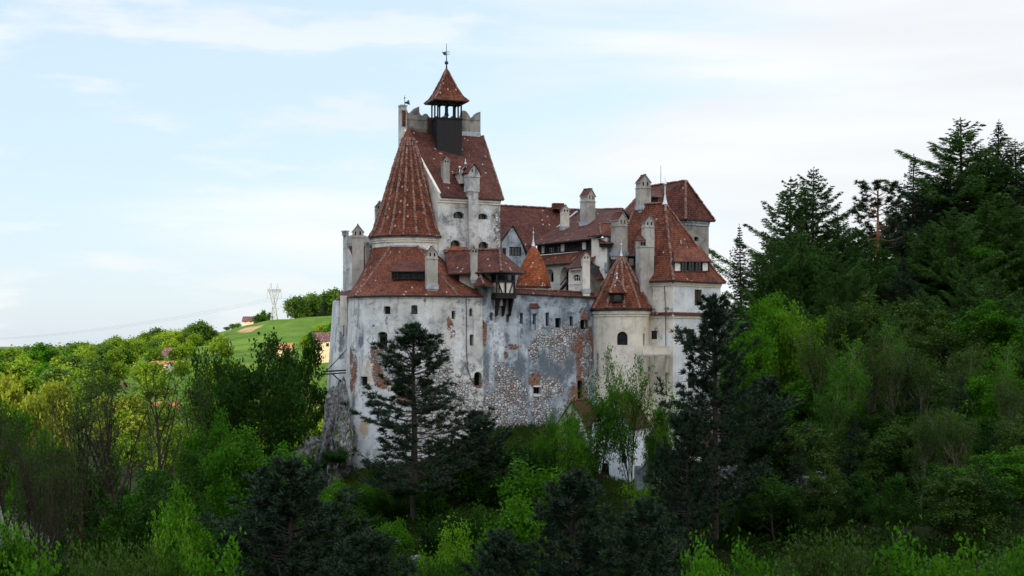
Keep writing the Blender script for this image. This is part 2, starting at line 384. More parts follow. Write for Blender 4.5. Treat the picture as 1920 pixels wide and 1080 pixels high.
M['wood_dark'] = flat_mat('dark_boards', (.022, .020, .022), .75, .3, scale=6)
M['wood_brown'] = flat_mat('brown_wood', (.055, .028, .018), .7, .3)
M['glass'] = flat_mat('dark_glass', (.018, .022, .028), .12, .6, var=.4, scale=1.5)
M['hole'] = flat_mat('opening_dark', (.008, .008, .009), .9, .05)
M['white_frame'] = flat_mat('white_paint', (.70, .70, .68), .6)
M['lead'] = flat_mat('lead_flashing', (.33, .37, .42), .45, .5, .3, scale=2)
M['zinc'] = flat_mat('zinc', (.55, .58, .62), .4, .5, .4)
M['iron'] = flat_mat('black_iron', (.018, .020, .024), .5, .5, .3)
M['rock'] = rock_mat('limestone')
M['bark'] = bark_mat('bark', (.020, .016, .013), (.060, .048, .038))
M['bark_pine'] = bark_mat('pine_bark', (.030, .024, .022), (.085, .070, .062))
M['bark_orange'] = bark_mat('scots_pine_bark', (.18, .075, .035), (.42, .20, .10))
M['bark_pale'] = bark_mat('pale_bark', (.07, .06, .045), (.20, .17, .13))
# ------------------------------------------------------------------ land
CP = np.array([
 (0,0,-5),(-25,0,-6),(25,0,-6),(0,-80,6),(60,-60,8),(0,40,-13),(-22,40,-14),(22,40,-13),(0,80,-24),(-32,80,-24),(32,80,-23),
 (0,120,-28),(-40,120,-24),(42,120,-26),(-70,120,-24),(80,120,-18),(0,150,-27),(-25,160,-27),(22,155,-27),
 (-11,175,-21.5),(0,180,-20.5),(-22,185,-23),(10,185,-20),(-14,193,-17.2),(-20,194,-18),(-24.5,197,-19.5),(-5,194.5,-15),(5,198,-15),(12,200,-16.5),(20,198,-18.5),(27,198,-19),
 (-10,210,-9),(5,214,-8),(20,215,-12),(-26,205,-18),(-29,202,-21),(-36,200,-26),(-46,212,-30),(-34,226,-28),(-16,244,-22),
 (36,196,-19.8),(45,190,-21),(40,212,-18),(45,240,-12),(60,228,-9),(58,204,-17),(80,205,-13),(80,232,-3),(88,262,10),(60,268,1),(112,262,16),(125,220,6),(125,180,-4),(82,160,-18),(52,155,-24),
 (112,320,18),(62,330,4),(30,262,-10),(30,300,-10),(160,300,26),(210,400,20),(65,420,-4),(0,300,-22),(0,400,-18),(200,200,14),(200,100,4),
 (-60,150,-23),(-95,150,-24),(-62,200,-30),(-100,200,-32),(-80,300,-27),(-160,300,-28),(-60,400,-22),(-150,450,-18.5),(-260,450,-20),(-100,550,-13.5),(-160,560,-12.5),(-210,600,-13),(-320,600,-15),(-180,640,-8),(-105,640,-7),
 (-168,1000,15),(-130,1000,17),(-100,1000,18),(-60,1000,21),(-189,900,0.5),(-205,1000,7),(-255,1000,-9),(-360,1000,-23),(-165,820,0),(-120,800,3.5),(-120,660,-7),(-80,660,-4),(-40,800,4),
 (-150,1400,2),(-245,720,-16),(-300,800,-22),(-420,900,-25),(-330,1100,-25),(-600,1000,-27),(-600,1600,-28),(0,1500,0),(300,1000,25),(-230,800,-14),
 (-300,200,-30),(-500,400,-30),(-900,300,-20),(-900,900,-20),(500,500,40),(0,3000,-20),(2000,2000,20),(-2000,2000,-30),(-3000,0,-20),(0,-3000,0),(3000,0,10),(0,6000,-60),(6000,0,0),(-6000,0,0)], float)
def _rbf():
    A = np.linalg.norm(CP[:, None, :2]-CP[None, :, :2], axis=2)
    n = len(CP); M_ = np.zeros((n+1, n+1)); M_[:n, :n] = A + np.eye(n)*-1.0; M_[:n, n] = 1; M_[n, :n] = 1
    return np.linalg.solve(M_, np.append(CP[:, 2], 0))
_W = _rbf()
def vnoise(x, y, s, seed=0):
    """cheap smooth value noise on arrays"""
    x = np.asarray(x, float)/s+seed*17.3; y = np.asarray(y, float)/s+seed*9.1
    xi, yi = np.floor(x), np.floor(y); fx, fy = x-xi, y-yi; fx = fx*fx*(3-2*fx); fy = fy*fy*(3-2*fy)
    def h(a, b): q = np.sin(a*127.1+b*311.7+seed*74.7)*43758.5453; return q-np.floor(q)
    return (h(xi, yi)*(1-fx)+h(xi+1, yi)*fx)*(1-fy)+(h(xi, yi+1)*(1-fx)+h(xi+1, yi+1)*fx)*fy-.5
def ground(x, y):
    x = np.asarray(x, float); y = np.asarray(y, float); sh = x.shape
    p = np.stack((x.ravel(), y.ravel()), 1); out = np.empty(len(p))
    for i in range(0, len(p), 20000):
        q = p[i:i+20000]; out[i:i+20000] = np.linalg.norm(q[:, None]-CP[None, :, :2], axis=2) @ _W[:-1] + _W[-1]
    z = out.reshape(sh)
    # the mountain behind the photographer that keeps the castle in its evening shade
    S = np.array((-.8, -.6)); Nn = np.array((-.6, .8))
    a = (x-(-10))*S[0]+(y-205)*S[1]; q = x*Nn[0]+y*Nn[1]
    ridge = 150*np.exp(-((a-470)/120)**2)/(1+np.exp((q-262)/9))/(1+np.exp((-q-420)/60))
    near = np.hypot(x, y)
    z = z + ridge + vnoise(x, y, 9, 1)*1.4*np.clip(near/60, 0, 1) + vnoise(x, y, 40, 2)*2.0*np.clip(near/200, 0, 1)
    return z
def gz(x, y): return float(ground(np.array([x]), np.array([y]))[0])

def build_ground():
    t = NT('ground'); o = t.obj()
    n1 = t.noise(o, .03, 5); n2 = t.noise(o, .35, 7, .7); n3 = t.noise(o, 3.0, 5, .6)
    mead = t.mix(t.ss(n1, .35, .65), (.060, .125, .010), (.115, .190, .018))
    mead = t.mix(t.m('MULTIPLY', t.ss(n2, .42, .68), .65), mead, (.034, .075, .008)); mead = t.mix(t.m('MULTIPLY', t.ss(t.noise(o, .12, 6, .7), .54, .64), .45), mead, (.15, .17, .035))
    fl = t.mix(t.ss(n2, .35, .65), (.012, .016, .006), (.030, .040, .012)); fl = t.mix(t.m('MULTIPLY', t.ss(n3, .5, .7), .5), fl, (.050, .038, .022))
    gs = t.mix(t.ss(n2, .3, .6), (.020, .040, .008), (.05, .085, .016)); gs = t.mix(t.m('MULTIPLY', t.ss(n3, .55, .72), .6), gs, (.10, .085, .045))
    c = t.mix(t.attr('meadow'), fl, mead); c = t.mix(t.attr('slope'), c, gs)
    dirt = t.mix(n3, (.30, .17, .085), (.42, .27, .15)); c = t.mix(t.ss(t.attr('dirt'), .4, .6), c, dirt)
    t.bump(t.m('ADD', n2, n3), .8, .3); mat = t.done(c, .97, .1)
    ang = np.concatenate((np.linspace(-180, -26, 90, endpoint=False), np.linspace(-26, 26, 240, endpoint=False), np.linspace(26, 180, 90, endpoint=False)))
    rad = np.concatenate(([1.5], np.geomspace(6, 150, 44, endpoint=False), np.linspace(150, 270, 70, endpoint=False), np.geomspace(270, 1300, 90, endpoint=False), np.geomspace(1300, 15000, 26)))
    A, Rr = np.meshgrid(np.radians(ang), rad, indexing='ij'); X = Rr*np.sin(A); Y = Rr*np.cos(A); Z = ground(X, Y)
    na, nr = X.shape; V = np.stack((X, Y, Z), -1).reshape(-1, 3)
    i, j = np.meshgrid(np.arange(na), np.arange(nr-1), indexing='ij'); i2 = (i+1) % na
    Fc = np.stack((i*nr+j, i*nr+j+1, i2*nr+j+1, i2*nr+j), -1).reshape(-1, 4)
    V = np.vstack((V, [(0, 0, Z[:, 0].mean())])); c0 = len(V)-1
    me = bpy.data.meshes.new('ground'); me.from_pydata(V.tolist(), [], Fc[:, ::-1].tolist()+[(c0, k*nr, ((k+1) % na)*nr) for k in range(na)])
    x, y = V[:, 0], V[:, 1]
    mead = np.clip((y-330)/120, 0, 1)*np.clip((-x-10+(y-300)*.08)/25, 0, 1)
    slope = np.clip(1-np.hypot((x+6)/26, (y-184)/22), 0, .4)/.4
    cx, cy = XY(468, 950)
    ddx = (x-cx-(y-cy)*.12)/11.0; ddy = (y-cy)/26.0; dirt = np.clip(1.2-np.maximum(abs(ddx), abs(ddy)), 0, 1)
    for nm, v in (('meadow', mead), ('slope', slope), ('dirt', dirt)):
        a = me.attributes.new(nm, 'FLOAT', 'POINT'); a.data.foreach_set('value', v.astype(np.float32))
    me.polygons.foreach_set('use_smooth', [True]*len(me.polygons)); me.materials.append(mat); me.validate(); me.update()
    g = bpy.data.objects.new('ground', me); C.objects.link(g); tag(g, kind='structure'); return g
build_ground()

# limestone crag under the left end of the castle, and outcrops on the slope
def crag(name, c, rx, ry, rz, seed, label, cat, sub=5, tilt=0.0, rough=.36):
    bm = bmesh.new(); bmesh.ops.create_icosphere(bm, subdivisions=sub, radius=1)
    for v in bm.verts:
        p = v.co.copy(); q = p*1.3+Vector((seed*3.1, seed*1.7, seed*.9))
        d = mnoise.fractal(q, .9, 2.1, 5)*rough + abs(mnoise.noise(q*2.3))*-.28 + mnoise.cell(Vector((q.x*2.2, q.y*2.2, q.z*1.1)))*.10
        p = p*(1+d); v.co = Vector((p.x*rx+p.z*tilt, p.y*ry, p.z*rz))
    me = bpy.data.meshes.new(name); bm.to_mesh(me); bm.free(); me.materials.append(M['rock'])
    o = bpy.data.objects.new(name, me); C.objects.link(o); o.location = c; tag(o, label, cat); return o
crag('crag', (-25.2, 202.5, -17.5), 3.4, 7.0, 11.5, 1, 'tall grey limestone crag with mossy ledges, holding up the left end of the castle', 'rock', 6, .9)
crag('crag', (-28.6, 201.5, -22.0), 3.6, 6.0, 8.0, 4, 'lower mossy limestone shoulder at the left foot of the castle crag', 'rock', 5, 1.0)
for k, (px, py, Y, r, lab) in enumerate([
    (672, 905, 182, .9, 'pale broken limestone outcrop on the dark slope below the left foot of the castle'),
    (650, 945, 176, .7, 'small pale rock just above the dark pine at the bottom of the slope'),
    (785, 1010, 160, 1.0, 'white limestone outcrop on the slope under the trunk of the central pine'),
    (798, 980, 168, .7, 'small white rock beside the trunk foot of the central pine'),
    (880, 1010, 150, .8, 'pale rock among bushes right of the central pine'),
    (872, 1058, 128, .8, 'pale rock at the lower edge of the picture right of the central pine'),
    (720, 905, 184, .5, 'narrow pale rock in the grass between castle foot and central pine')]):
    x, y = XY(px, Y); crag('outcrop', (x, y, gz(x, y)+.2), r*1.2, r, r*1.1, 7+k, lab, 'rock', 4, .2)
# ------------------------------------------------------------------ castle: builders
CO = np.array((-5.0, 206.0, -16.0))
castle = empty('castle', CO, 'white and grey hilltop castle with steep red tiled roofs, a tall keep and round towers', 'castle')

class Path:
    """plan line walked left to right; outward normal is on the right-hand (viewer's) side"""
    def __init__(s, pts):
        q = [np.asarray(pts[0], float)]
        for b in pts[1:]:
            b = np.asarray(b, float); a = q[-1]; n = max(1, int(np.linalg.norm(b-a)/.7))
            q += [a+(b-a)*k/n for k in range(1, n+1)]
        s.p = np.asarray(q); d = np.diff(s.p, axis=0); L = np.linalg.norm(d, axis=1); s.s = np.concatenate(([0], np.cumsum(L))); s.L = s.s[-1]
        t = d/L[:, None]; tv = np.vstack((t[:1], (t[:-1]+t[1:])/2, t[-1:])); tv /= np.linalg.norm(tv, axis=1)[:, None]; s.t = tv
    def at(s, u):
        u = np.asarray(u, float)
        x = np.interp(u, s.s, s.p[:, 0]); y = np.interp(u, s.s, s.p[:, 1]); tx = np.interp(u, s.s, s.t[:, 0]); ty = np.interp(u, s.s, s.t[:, 1])
        x = x + np.where(u < 0, u*s.t[0, 0], 0)+np.where(u > s.L, (u-s.L)*s.t[-1, 0], 0); y = y + np.where(u < 0, u*s.t[0, 1], 0)+np.where(u > s.L, (u-s.L)*s.t[-1, 1], 0)
        n = np.hypot(tx, ty); return x, y, ty/n, -tx/n
def arc(c, r, a0, a1, n=40): return [(c[0]+r*math.cos(R(a)), c[1]+r*math.sin(R(a))) for a in np.linspace(a0, a1, n)]

class Wall:
    """a wall surface over a plan path, z0..top, with batter and real openings"""
    def __init__(s, path, z0, top, batter=0.0, zb=None):
        s.path, s.z0, s.top, s.bat = path, z0, top if callable(top) else (lambda u: top+0*np.asarray(u, float)), batter
        s.zb = zb if zb is not None else float(np.max(s.top(np.linspace(0, path.L, 20)))); s.op = []; s.paint = []
        s.wins = []
    def fn(s, u, z):
        x, y, nx, ny = s.path.at(u); k = s.bat*np.maximum(s.zb-np.asarray(z, float), 0)
        return np.stack((x+nx*k, y+ny*k, np.asarray(z, float)+0*x), -1), np.stack((nx, ny, 0*nx), -1)
    def uv(s, px, py):
        """(u, z) on the wall seen at a photograph pixel"""
        zt = 12+float(np.max(s.top(np.array([0, s.path.L]))))
        U, Z = np.meshgrid(np.linspace(-2, s.path.L+2, 160), np.linspace(s.z0-2, zt, 90), indexing='ij')
        p, n = s.fn(U, Z); X = 960+F*p[..., 0]/p[..., 1]; Y = HZ-F*p[..., 2]/p[..., 1]
        d = (X-px)**2+(Y-py)**2 + np.where(n[..., 0]*p[..., 0]+n[..., 1]*p[..., 1] > 0, 1e9, 0)
        i = np.unravel_index(np.argmin(d), d.shape); u, z = U[i], Z[i]
        def pr(u, z):
            q, _ = s.fn(np.array(u), np.array(z)); return np.array((960+F*q[0]/q[1], HZ-F*q[2]/q[1]))
        for _ in range(8):
            r = pr(u, z)-(px, py); J = np.stack(((pr(u+.01, z)-pr(u-.01, z))/.02, (pr(u, z+.01)-pr(u, z-.01))/.02), 1)
            if abs(np.linalg.det(J)) < 1e-6: break
            st = np.linalg.solve(J, r); st = np.clip(st, -1, 1); u -= st[0]; z -= st[1]
        return float(u), float(z)
    def box_uv(s, x0, y0, x1, y1):
        a = s.uv((x0+x1)/2, y1); b = s.uv((x0+x1)/2, y0); l = s.uv(x0, (y0+y1)/2); r = s.uv(x1, (y0+y1)/2)
        return min(l[0], r[0]), a[1], max(l[0], r[0]), b[1]
    def window(s, x0, y0, x1, y1, kind='dark', arch=0.0, depth=.45, label=None, name='window'):
        s.wins.append((*s.box_uv(x0, y0, x1, y1), kind, arch, depth, label, name))
    def wear(s, nm, *spots):
        """(px, py, half-width px, half-height px, strength) ellipses"""
        for (px, py, rx, ry, k) in spots: s.paint.append((nm, *s.uv(px, py), rx*.0755*1.22, ry*.0755*1.22, k*1.12))
    def build(s, name, mats, parent, du=.5, dv=.5, org=None, thick=0.0):
        org = CO if org is None else org
        ul = list(np.linspace(0, s.path.L, max(2, int(s.path.L/du)+1))); tops = s.top(np.array(ul)); zt = float(np.min(tops)); zmax = float(np.max(tops))
        zl = list(np.linspace(s.z0, zt, max(2, int((zt-s.z0)/dv)+1)))
        if zmax > zt+.01: zl += list(np.linspace(zt, zmax, max(2, int((zmax-zt)/dv)+2)))[1:]
        def keep(lines, extra):
            ex = sorted(set(round(e, 4) for e in extra)); out = [l for l in lines if all(abs(l-e) > .06 for e in ex) or l in (lines[0], lines[-1])]
            return np.array(sorted(out+ex))
        ok = [w for w in s.wins if w[0] > .02 and w[2] < s.path.L-.02 and w[3] < zmax-.01]
        ul = keep(ul, [q for w in ok for q in (w[0], w[2])]); zl = keep(zl, [q for w in ok for q in (w[1], w[3])])
        U, Z = np.meshgrid(ul, zl, indexing='ij'); tp = s.top(ul)
        Z = np.minimum(Z, tp[:, None])
        nu, nz = U.shape; p, n = s.fn(U, Z); V = [tuple(q) for q in (p.reshape(-1, 3)-org)]
        UVs = np.stack((U, Z), -1).reshape(-1, 2).tolist(); Fc, Mi = [], []
        for i in range(nu-1):
            for j in range(nz-1):
                uc, zc = (U[i, j]+U[i+1, j])/2, (Z[i, j]+Z[i, j+1])/2
                if Z[i, j+1]-Z[i, j] < 1e-5 and Z[i+1, j+1]-Z[i+1, j] < 1e-5: continue
                if any(w[0] < uc < w[2] and w[1] < zc < w[3] for w in ok): continue
                Fc.append((i*nz+j, (i+1)*nz+j, (i+1)*nz+j+1, i*nz+j+1)); Mi.append(0)
        def pt(u, z, d=0.0):
            q, m = s.fn(np.array(u), np.array(z)); return q-m*d-org
        def add(pts, uvs, mi=0):
            b = len(V); V.extend(tuple(q) for q in pts); UVs.extend(uvs); Fc.append(tuple(range(b, b+len(pts)))); Mi.append(mi)
        outs = []
        for w in ok:   # rain wash under every opening
            s.paint.append(('dark', (w[0]+w[2])/2, w[1]-1.0, .22+.22*(w[2]-w[0]), 1.5, .46))
        for w in ok:
            u0, z0, u1, z1, kind, ar, dep, lab, wn = w
            if ar > 0:
                h = min((u1-u0)*.5*ar, (z1-z0)*.6); uc = (u0+u1)/2; hw = (u1-u0)/2
                arcp = [(uc+hw*math.cos(t), z1-h+h*math.sin(t)) for t in np.linspace(0, math.pi, 9)]
                out = [(u0, z0), (u1, z0)]+arcp
                right = arcp[:5]; left = arcp[4:]
                add([pt(*q) for q in right[::1]]+[pt(u1, z1)], [(q) for q in right]+[(u1, z1)]); add([pt(*q) for q in left]+[pt(u0, z1)], left+[(u0, z1)])
            else: out = [(u0, z0), (u1, z0), (u1, z1), (u0, z1)]
            for a, b in zip(out, out[1:]+out[:1]):
                if math.hypot(a[0]-b[0], a[1]-b[1]) < 1e-4: continue
                add([pt(*b), pt(*a), pt(*a, dep), pt(*b, dep)], [b, a, (a[0], a[1]+dep), (b[0], b[1]+dep)])
            outs.append((w, out))
        if thick:
            for i in range(nu-1):
                a, b = U[i, -1], U[i+1, -1]; za, zb = Z[i, -1], Z[i+1, -1]
                add([pt(a, za), pt(b, zb), pt(b, zb, thick), pt(a, za, thick)], [(a, za), (b, zb), (b, zb+thick), (a, za+thick)])
                add([pt(a, za, thick), pt(b, zb, thick), pt(b, s.z0, thick), pt(a, s.z0, thick)], [(a, za), (b, zb), (b, s.z0), (a, s.z0)])
            for u_, z_ in ((U[0, -1], Z[0, -1]), (U[-1, -1], Z[-1, -1])):
                add([pt(u_, z_), pt(u_, z_, thick), pt(u_, s.z0, thick), pt(u_, s.z0)], [(0, z_), (thick, z_), (thick, s.z0), (0, s.z0)])
        me = bpy.data.meshes.new(name); me.from_pydata(V, [], Fc); uvl = me.uv_layers.new(name='UVMap')
        li = np.empty(len(me.loops), np.int32); me.loops.foreach_get('vertex_index', li); uvl.data.foreach_set('uv', np.asarray(UVs, np.float32)[li].ravel())
        for m_ in (mats if isinstance(mats, (list, tuple)) else [mats]): me.materials.append(m_)
        uva = np.asarray(UVs)
        for nm in ('brick', 'stone', 'dark', 'pale', 'ochre'):
            val = np.zeros(len(V), np.float32)
            for (k, u, z, ru, rz_, st) in s.paint:
                if k != nm: continue
                d = np.hypot((uva[:, 0]-u)/ru, (uva[:, 1]-z)/rz_); val = np.maximum(val, st*np.clip(1.35-d, 0, 1))
            a = me.attributes.new(nm, 'FLOAT', 'POINT'); a.data.foreach_set('value', val.astype(np.float32))
        me.update(); o = bpy.data.objects.new(name, me); C.objects.link(o); o.parent = parent
        for w, out in outs: s._win(w, out, pt, o)
        return o
    def _win(s, w, out, pt, parent):
        u0, z0, u1, z1, kind, ar, dep, lab, wn = w
        mb = MB(); mats = [M['hole'], M['glass'], M['wood_dark'], M['white_frame'], M['wood_brown'], M['iron']]
        pane = {'dark': 0, 'glass': 1, 'grille': 0, 'shutter': 4, 'white': 1, 'bars': 1}.get(kind, 0)
        mb.face([pt(*q, dep-.002) for q in out], pane)
        fr = {'glass': 2, 'white': 3, 'bars': 2}.get(kind)
        def vb(u, wd, d0, d1, mat, za=z0, zb=z1):
            p = pt(u-wd/2, za, d1); q = pt(u+wd/2, za, d1); r_ = pt(u-wd/2, za, d0); mb.obox(p, q-p, r_-p, (0, 0, zb-za), mat)
        def hb(z, wd, d0, d1, mat):
            p = pt(u0, z-wd/2, d1); q = pt(u1, z-wd/2, d1); r_ = pt(u0, z-wd/2, d0); mb.obox(p, q-p, r_-p, (0, 0, wd), mat)
        if fr is not None:
            zt = z1-(min((u1-u0)*.5*ar, (z1-z0)*.6)*.35 if ar else 0)
            vb(u0+.06, .12, dep-.10, dep-.004, fr, z0, zt-(.2 if ar else 0)); vb(u1-.06, .12, dep-.10, dep-.004, fr, z0, zt-(.2 if ar else 0)); hb(z0+.06, .12, dep-.11, dep-.006, fr)
            if not ar: hb(z1-.06, .12, dep-.11, dep-.006, fr)
            n = max(1, int(round((u1-u0)/.8)))
            for k in range(1, n+1 if n > 1 else 2): vb(u0+(u1-u0)*k/(n+1 if n > 1 else 2), .07, dep-.08, dep-.005, fr, z0, zt)
            hb(z0+(z1-z0)*.58, .06, dep-.07, dep-.007, fr)
        if kind == 'grille':
            for k in (1, 2): vb(u0+(u1-u0)*k/3, .05, dep-.12, dep-.07, 5)
            for k in (1, 2): hb(z0+(z1-z0)*k/3, .05, dep-.14, dep-.08, 5)
        if kind == 'shutter':
            vb((u0+u1)/2, .05, dep-.06, dep-.004, 2); hb(z0+.05, .1, dep-.07, dep-.006, 2); hb(z1-.05, .1, dep-.07, dep-.006, 2)
            for k in range(1, 9): hb(z0+(z1-z0)*k/9, .06, dep-.05, dep-.008, 4)
        o = mb.build(wn, mats, parent)
        if lab: o['label'] = lab
        return o

# ---- ridge and hip tiles, roofs, chimneys
def ridge_line(mb, p, q, r=.17, mat=1, step=.42, jit=.02):
    p, q = np.asarray(p, float), np.asarray(q, float); L = np.linalg.norm(q-p); n = max(1, int(L/step)); d = (q-p)/L
    a = np.cross(d, (0, 0, 1.0)); a = unit(a) if np.linalg.norm(a) > 1e-3 else np.array((1.0, 0, 0)); b = np.cross(a, d)
    if b[2] < 0: b = -b
    for k in range(n):
        s0 = p+d*(k*L/n-.04); s1 = p+d*((k+1)*L/n+.02); j = rng.normal(0, jit, 2); o = a*j[0]+b*j[1]
        up0, up1 = (.03, .0); r0, r1 = r*1.08, r*.92
        A = np.linspace(-.2, math.pi+.2, 6)
        R0 = [s0+o+(math.cos(t)*a*r0+math.sin(t)*b*r0) for t in A]; R1 = [s1+o+(math.cos(t)*a*r1+math.sin(t)*b*r1) for t in A]
        base = mb.n; mb.v.extend(R0+R1); mb.n += 12
        for i in range(5):
            mb.f.append([base+i, base+i+1, base+6+i+1, base+6+i]); mb.m.append(mat); mb.uv.append([(0, 0), (1, 0), (1, 1), (0, 1)]); mb.smooth.append(True)
        mb.f.append([base+i for i in range(6)]); mb.m.append(mat); mb.uv.append([(0, 0)]*6); mb.smooth.append(False)
def slab(mb, pts, th=.16, mat=0):
    """roof plane with thickness"""
    pts = [np.asarray(p, float) for p in pts]; n = np.cross(pts[1]-pts[0], pts[2]-pts[0])
    if n[2] < 0: pts = pts[::-1]
    low = [p-np.array((0, 0, th)) for p in pts]
    mb.face(pts, mat); mb.face(low[::-1], 2)
    for i in range(len(pts)):
        j = (i+1) % len(pts); mb.face([low[i], low[j], pts[j], pts[i]], 2)
def roof(name, planes, lines, parent, tile='tile_dark', th=.16, r=.17, label=None, edge='wood_dark', extra=None, org=None):
    mb = MB()
    for pl in planes: slab(mb, pl, th)
    for a, b in lines: ridge_line(mb, a, b, r)
    if extra: extra(mb)
    o = mb.build(name, [M[tile], M['ridge'], M[edge], M['lead'], M['plaster_grey_shade']], parent, CO if org is None else org)
    if label: o['label'] = label
    return o
def chimney(parent, px, y0, y1, wpx, Y, dep=None, rz=.35, cap='gable', mat='chimney', label=None, turn=False, flash=True, hole=True):
    """shaft from row y0 (foot) to y1 (tip); gable cap with smoke holes, band, lead foot"""
    k = Y/F; w = wpx*k*.86; d = dep or w*.9; b = P(px, y0, Y); top = Zat(y1, Y); H = top-b[2]; mb = MB()
    ch = min(1.15, w*.62); zc = top-ch
    mb.cbox(b-(0, 0, .8), w, d, H-ch+.8-.55*w, rz, 0)
    zz = zc-.55*w
    mb.cbox((b[0], b[1], zz), w*1.10, d*1.10, .12, rz, 0)
    mb.cbox((b[0], b[1], zz+.12), w*.96, d*.96, .55*w-.12, rz, 0)
    a = np.array((math.cos(rz), math.sin(rz), 0)); c = np.array((-math.sin(rz), math.cos(rz), 0)); o = np.array((b[0], b[1], zc)); e = .10
    W, D, A, Bv = (w, d, a, c) if not turn else (d, w, c, a)   # gable faces -Bv
    hw, hd = W/2, D/2
    for sgn in (-1, 1):
        mb.face([o-A*hw*.96+Bv*hd*.96*sgn, o+A*hw*.96+Bv*hd*.96*sgn, o+Bv*hd*.96*sgn+(0, 0, ch*.86)][::sgn*-1 if sgn < 0 else -1], 0)
    for sgn in (-1, 1):
        p0 = o+A*(hw+e)*sgn-Bv*(hd+e)-(0, 0, .10); p1 = o+A*(hw+e)*sgn+Bv*(hd+e)-(0, 0, .10); r0 = o-Bv*(hd+e)+(0, 0, ch); r1 = o+Bv*(hd+e)+(0, 0, ch)
        slab(mb, [p0, p1, r1, r0], .09, 1)
    ridge_line(mb, o-Bv*(hd+e)+(0, 0, ch), o+Bv*(hd+e)+(0, 0, ch), .09, 3)
    if hole:
        zh = zz+.12+.16*w
        for (ax, bx, W_, D_) in ((a, c, w, d), (c, -a, d, w)):
            for q in ((-.2, .2) if W_ > .9 else (0,)):
                f = np.array((b[0], b[1], zh))-bx*(D_*.48+.012)+ax*q*W_
                mb.obox(f-ax*.10, ax*.20, bx*.05, (0, 0, .30*w), 4)
    if flash:
        mb.cbox(b-(0, 0, .35), w*1.14, d*1.18, .62, rz, 2)
    o = mb.build('chimney', [M[mat], M['tile_dark'], M['lead'], M['ridge'], M['hole']], parent, CO)
    if label: o['label'] = label
    return o
def finial(parent, p, h, name='finial', mat='zinc', r=.10, ball=.16):
    mb = MB(); p = np.asarray(p, float)
    mb.lathe(p, [(r*3.2, p[2]-.25), (r*1.6, p[2]+.12*h), (r*.8, p[2]+.3*h), (r*.55, p[2]+.62*h)], 10)
    mb.ball((p[0], p[1], p[2]+.68*h), ball, seg=10); mb.tube([p+(0, 0, .7*h), p+(0, 0, h)], [.035, .012], 5)
    return mb.build(name, [M[mat]], parent, CO)
def pt_roof(parent, c, prof, nseg, tile, name='roof', ridges=True, r=.17, phase=0.0, label=None):
    """faceted conical roof from [(radius, z)] listed bottom to top"""
    mb = MB(); A = np.linspace(0, 2*math.pi, nseg+1)+phase
    for i in range(len(prof)-1):
        (r0, z0), (r1, z1) = prof[i], prof[i+1]
        for k in range(nseg):
            q = [np.array((c[0]+rr*math.cos(a), c[1]+rr*math.sin(a), z)) for rr, z, a in ((r0, z0, A[k]), (r0, z0, A[k+1]), (r1, z1, A[k+1]), (r1, z1, A[k]))]
            mb.face(q if r1 > 1e-6 else q[:3], 0)
        if ridges:
            for k in range(nseg):
                if r0 > .35 and math.sin(A[k]) < .45:
                    ridge_line(mb, (c[0]+r0*math.cos(A[k]), c[1]+r0*math.sin(A[k]), z0+.03), (c[0]+r1*math.cos(A[k]), c[1]+r1*math.sin(A[k]), z1+.03), r)
    r0, z0 = prof[0]
    for k in range(nseg):   # eave board and underside
        q = [np.array((c[0]+rr*math.cos(a), c[1]+rr*math.sin(a), z)) for rr, z, a in ((r0, z0-.22, A[k]), (r0, z0-.22, A[k+1]), (r0, z0, A[k+1]), (r0, z0, A[k]))]
        mb.face(q, 2)
        q = [np.array((c[0]+rr*math.cos(a), c[1]+rr*math.sin(a), z)) for rr, z, a in ((r0*.5, z0-.1, A[k]), (r0*.5, z0-.1, A[k+1]), (r0, z0-.22, A[k+1]), (r0, z0-.22, A[k]))]
        mb.face(q, 2)
    o = mb.build(name, [M[tile], M['ridge'], M['wood_dark']], parent, CO)
    if label: o['label'] = label
    return o
def cornice(parent, c, prof, seg=56, mat='plaster_white', name='cornice'):
    mb = MB(); mb.lathe(c, prof, seg, 0); return mb.build(name, [M[mat]], parent, CO)
# ------------------------------------------------------------------ castle: the building itself
def ray_plane(px, py, A, B):
    """point at a pixel on the vertical plane through plan points A and B"""
    A, B = np.asarray(A, float)[:2], np.asarray(B, float)[:2]; d = B-A; k = (px-960)/F
    t = (A[0]-k*A[1])/(k*d[1]-d[0]); q = A+t*d; return np.array((q[0], q[1], (HZ-py)*q[1]/F))
def prism(mb, poly, dv, mat=0, back=True):
    poly = [np.asarray(p, float) for p in poly]; dv = np.asarray(dv, float); q = [p+dv for p in poly]; n = len(poly)
    mb.face(poly, mat); mb.face(q[::-1], mat)
    for i in range(n): mb.face([poly[(i+1) % n], poly[i], q[i], q[(i+1) % n]], mat)
def band(mb, path, z0, z1, out, mat=0, a=0.0, b=None):
    us = np.linspace(a, path.L if b is None else b, max(2, int(path.L/1.2)))
    x, y, nx, ny = path.at(us)
    for i in range(len(us)-1):
        p0 = np.array((x[i], y[i], z0)); p1 = np.array((x[i+1], y[i+1], z0)); n0 = np.array((nx[i], ny[i], 0))*out; n1 = np.array((nx[i+1], ny[i+1], 0))*out; h = np.array((0, 0, z1-z0))
        mb.face([p0+n0, p1+n1, p1+n1+h, p0+n0+h], mat); mb.face([p0+n0+h, p1+n1+h, p1+h, p0+h], mat); mb.face([p0, p1, p1+n1, p0+n0], mat)
        if i == 0: mb.face([p0, p0+n0, p0+n0+h, p0+h], mat)
        if i == len(us)-2: mb.face([p1+n1, p1, p1+h, p1+n1+h], mat)
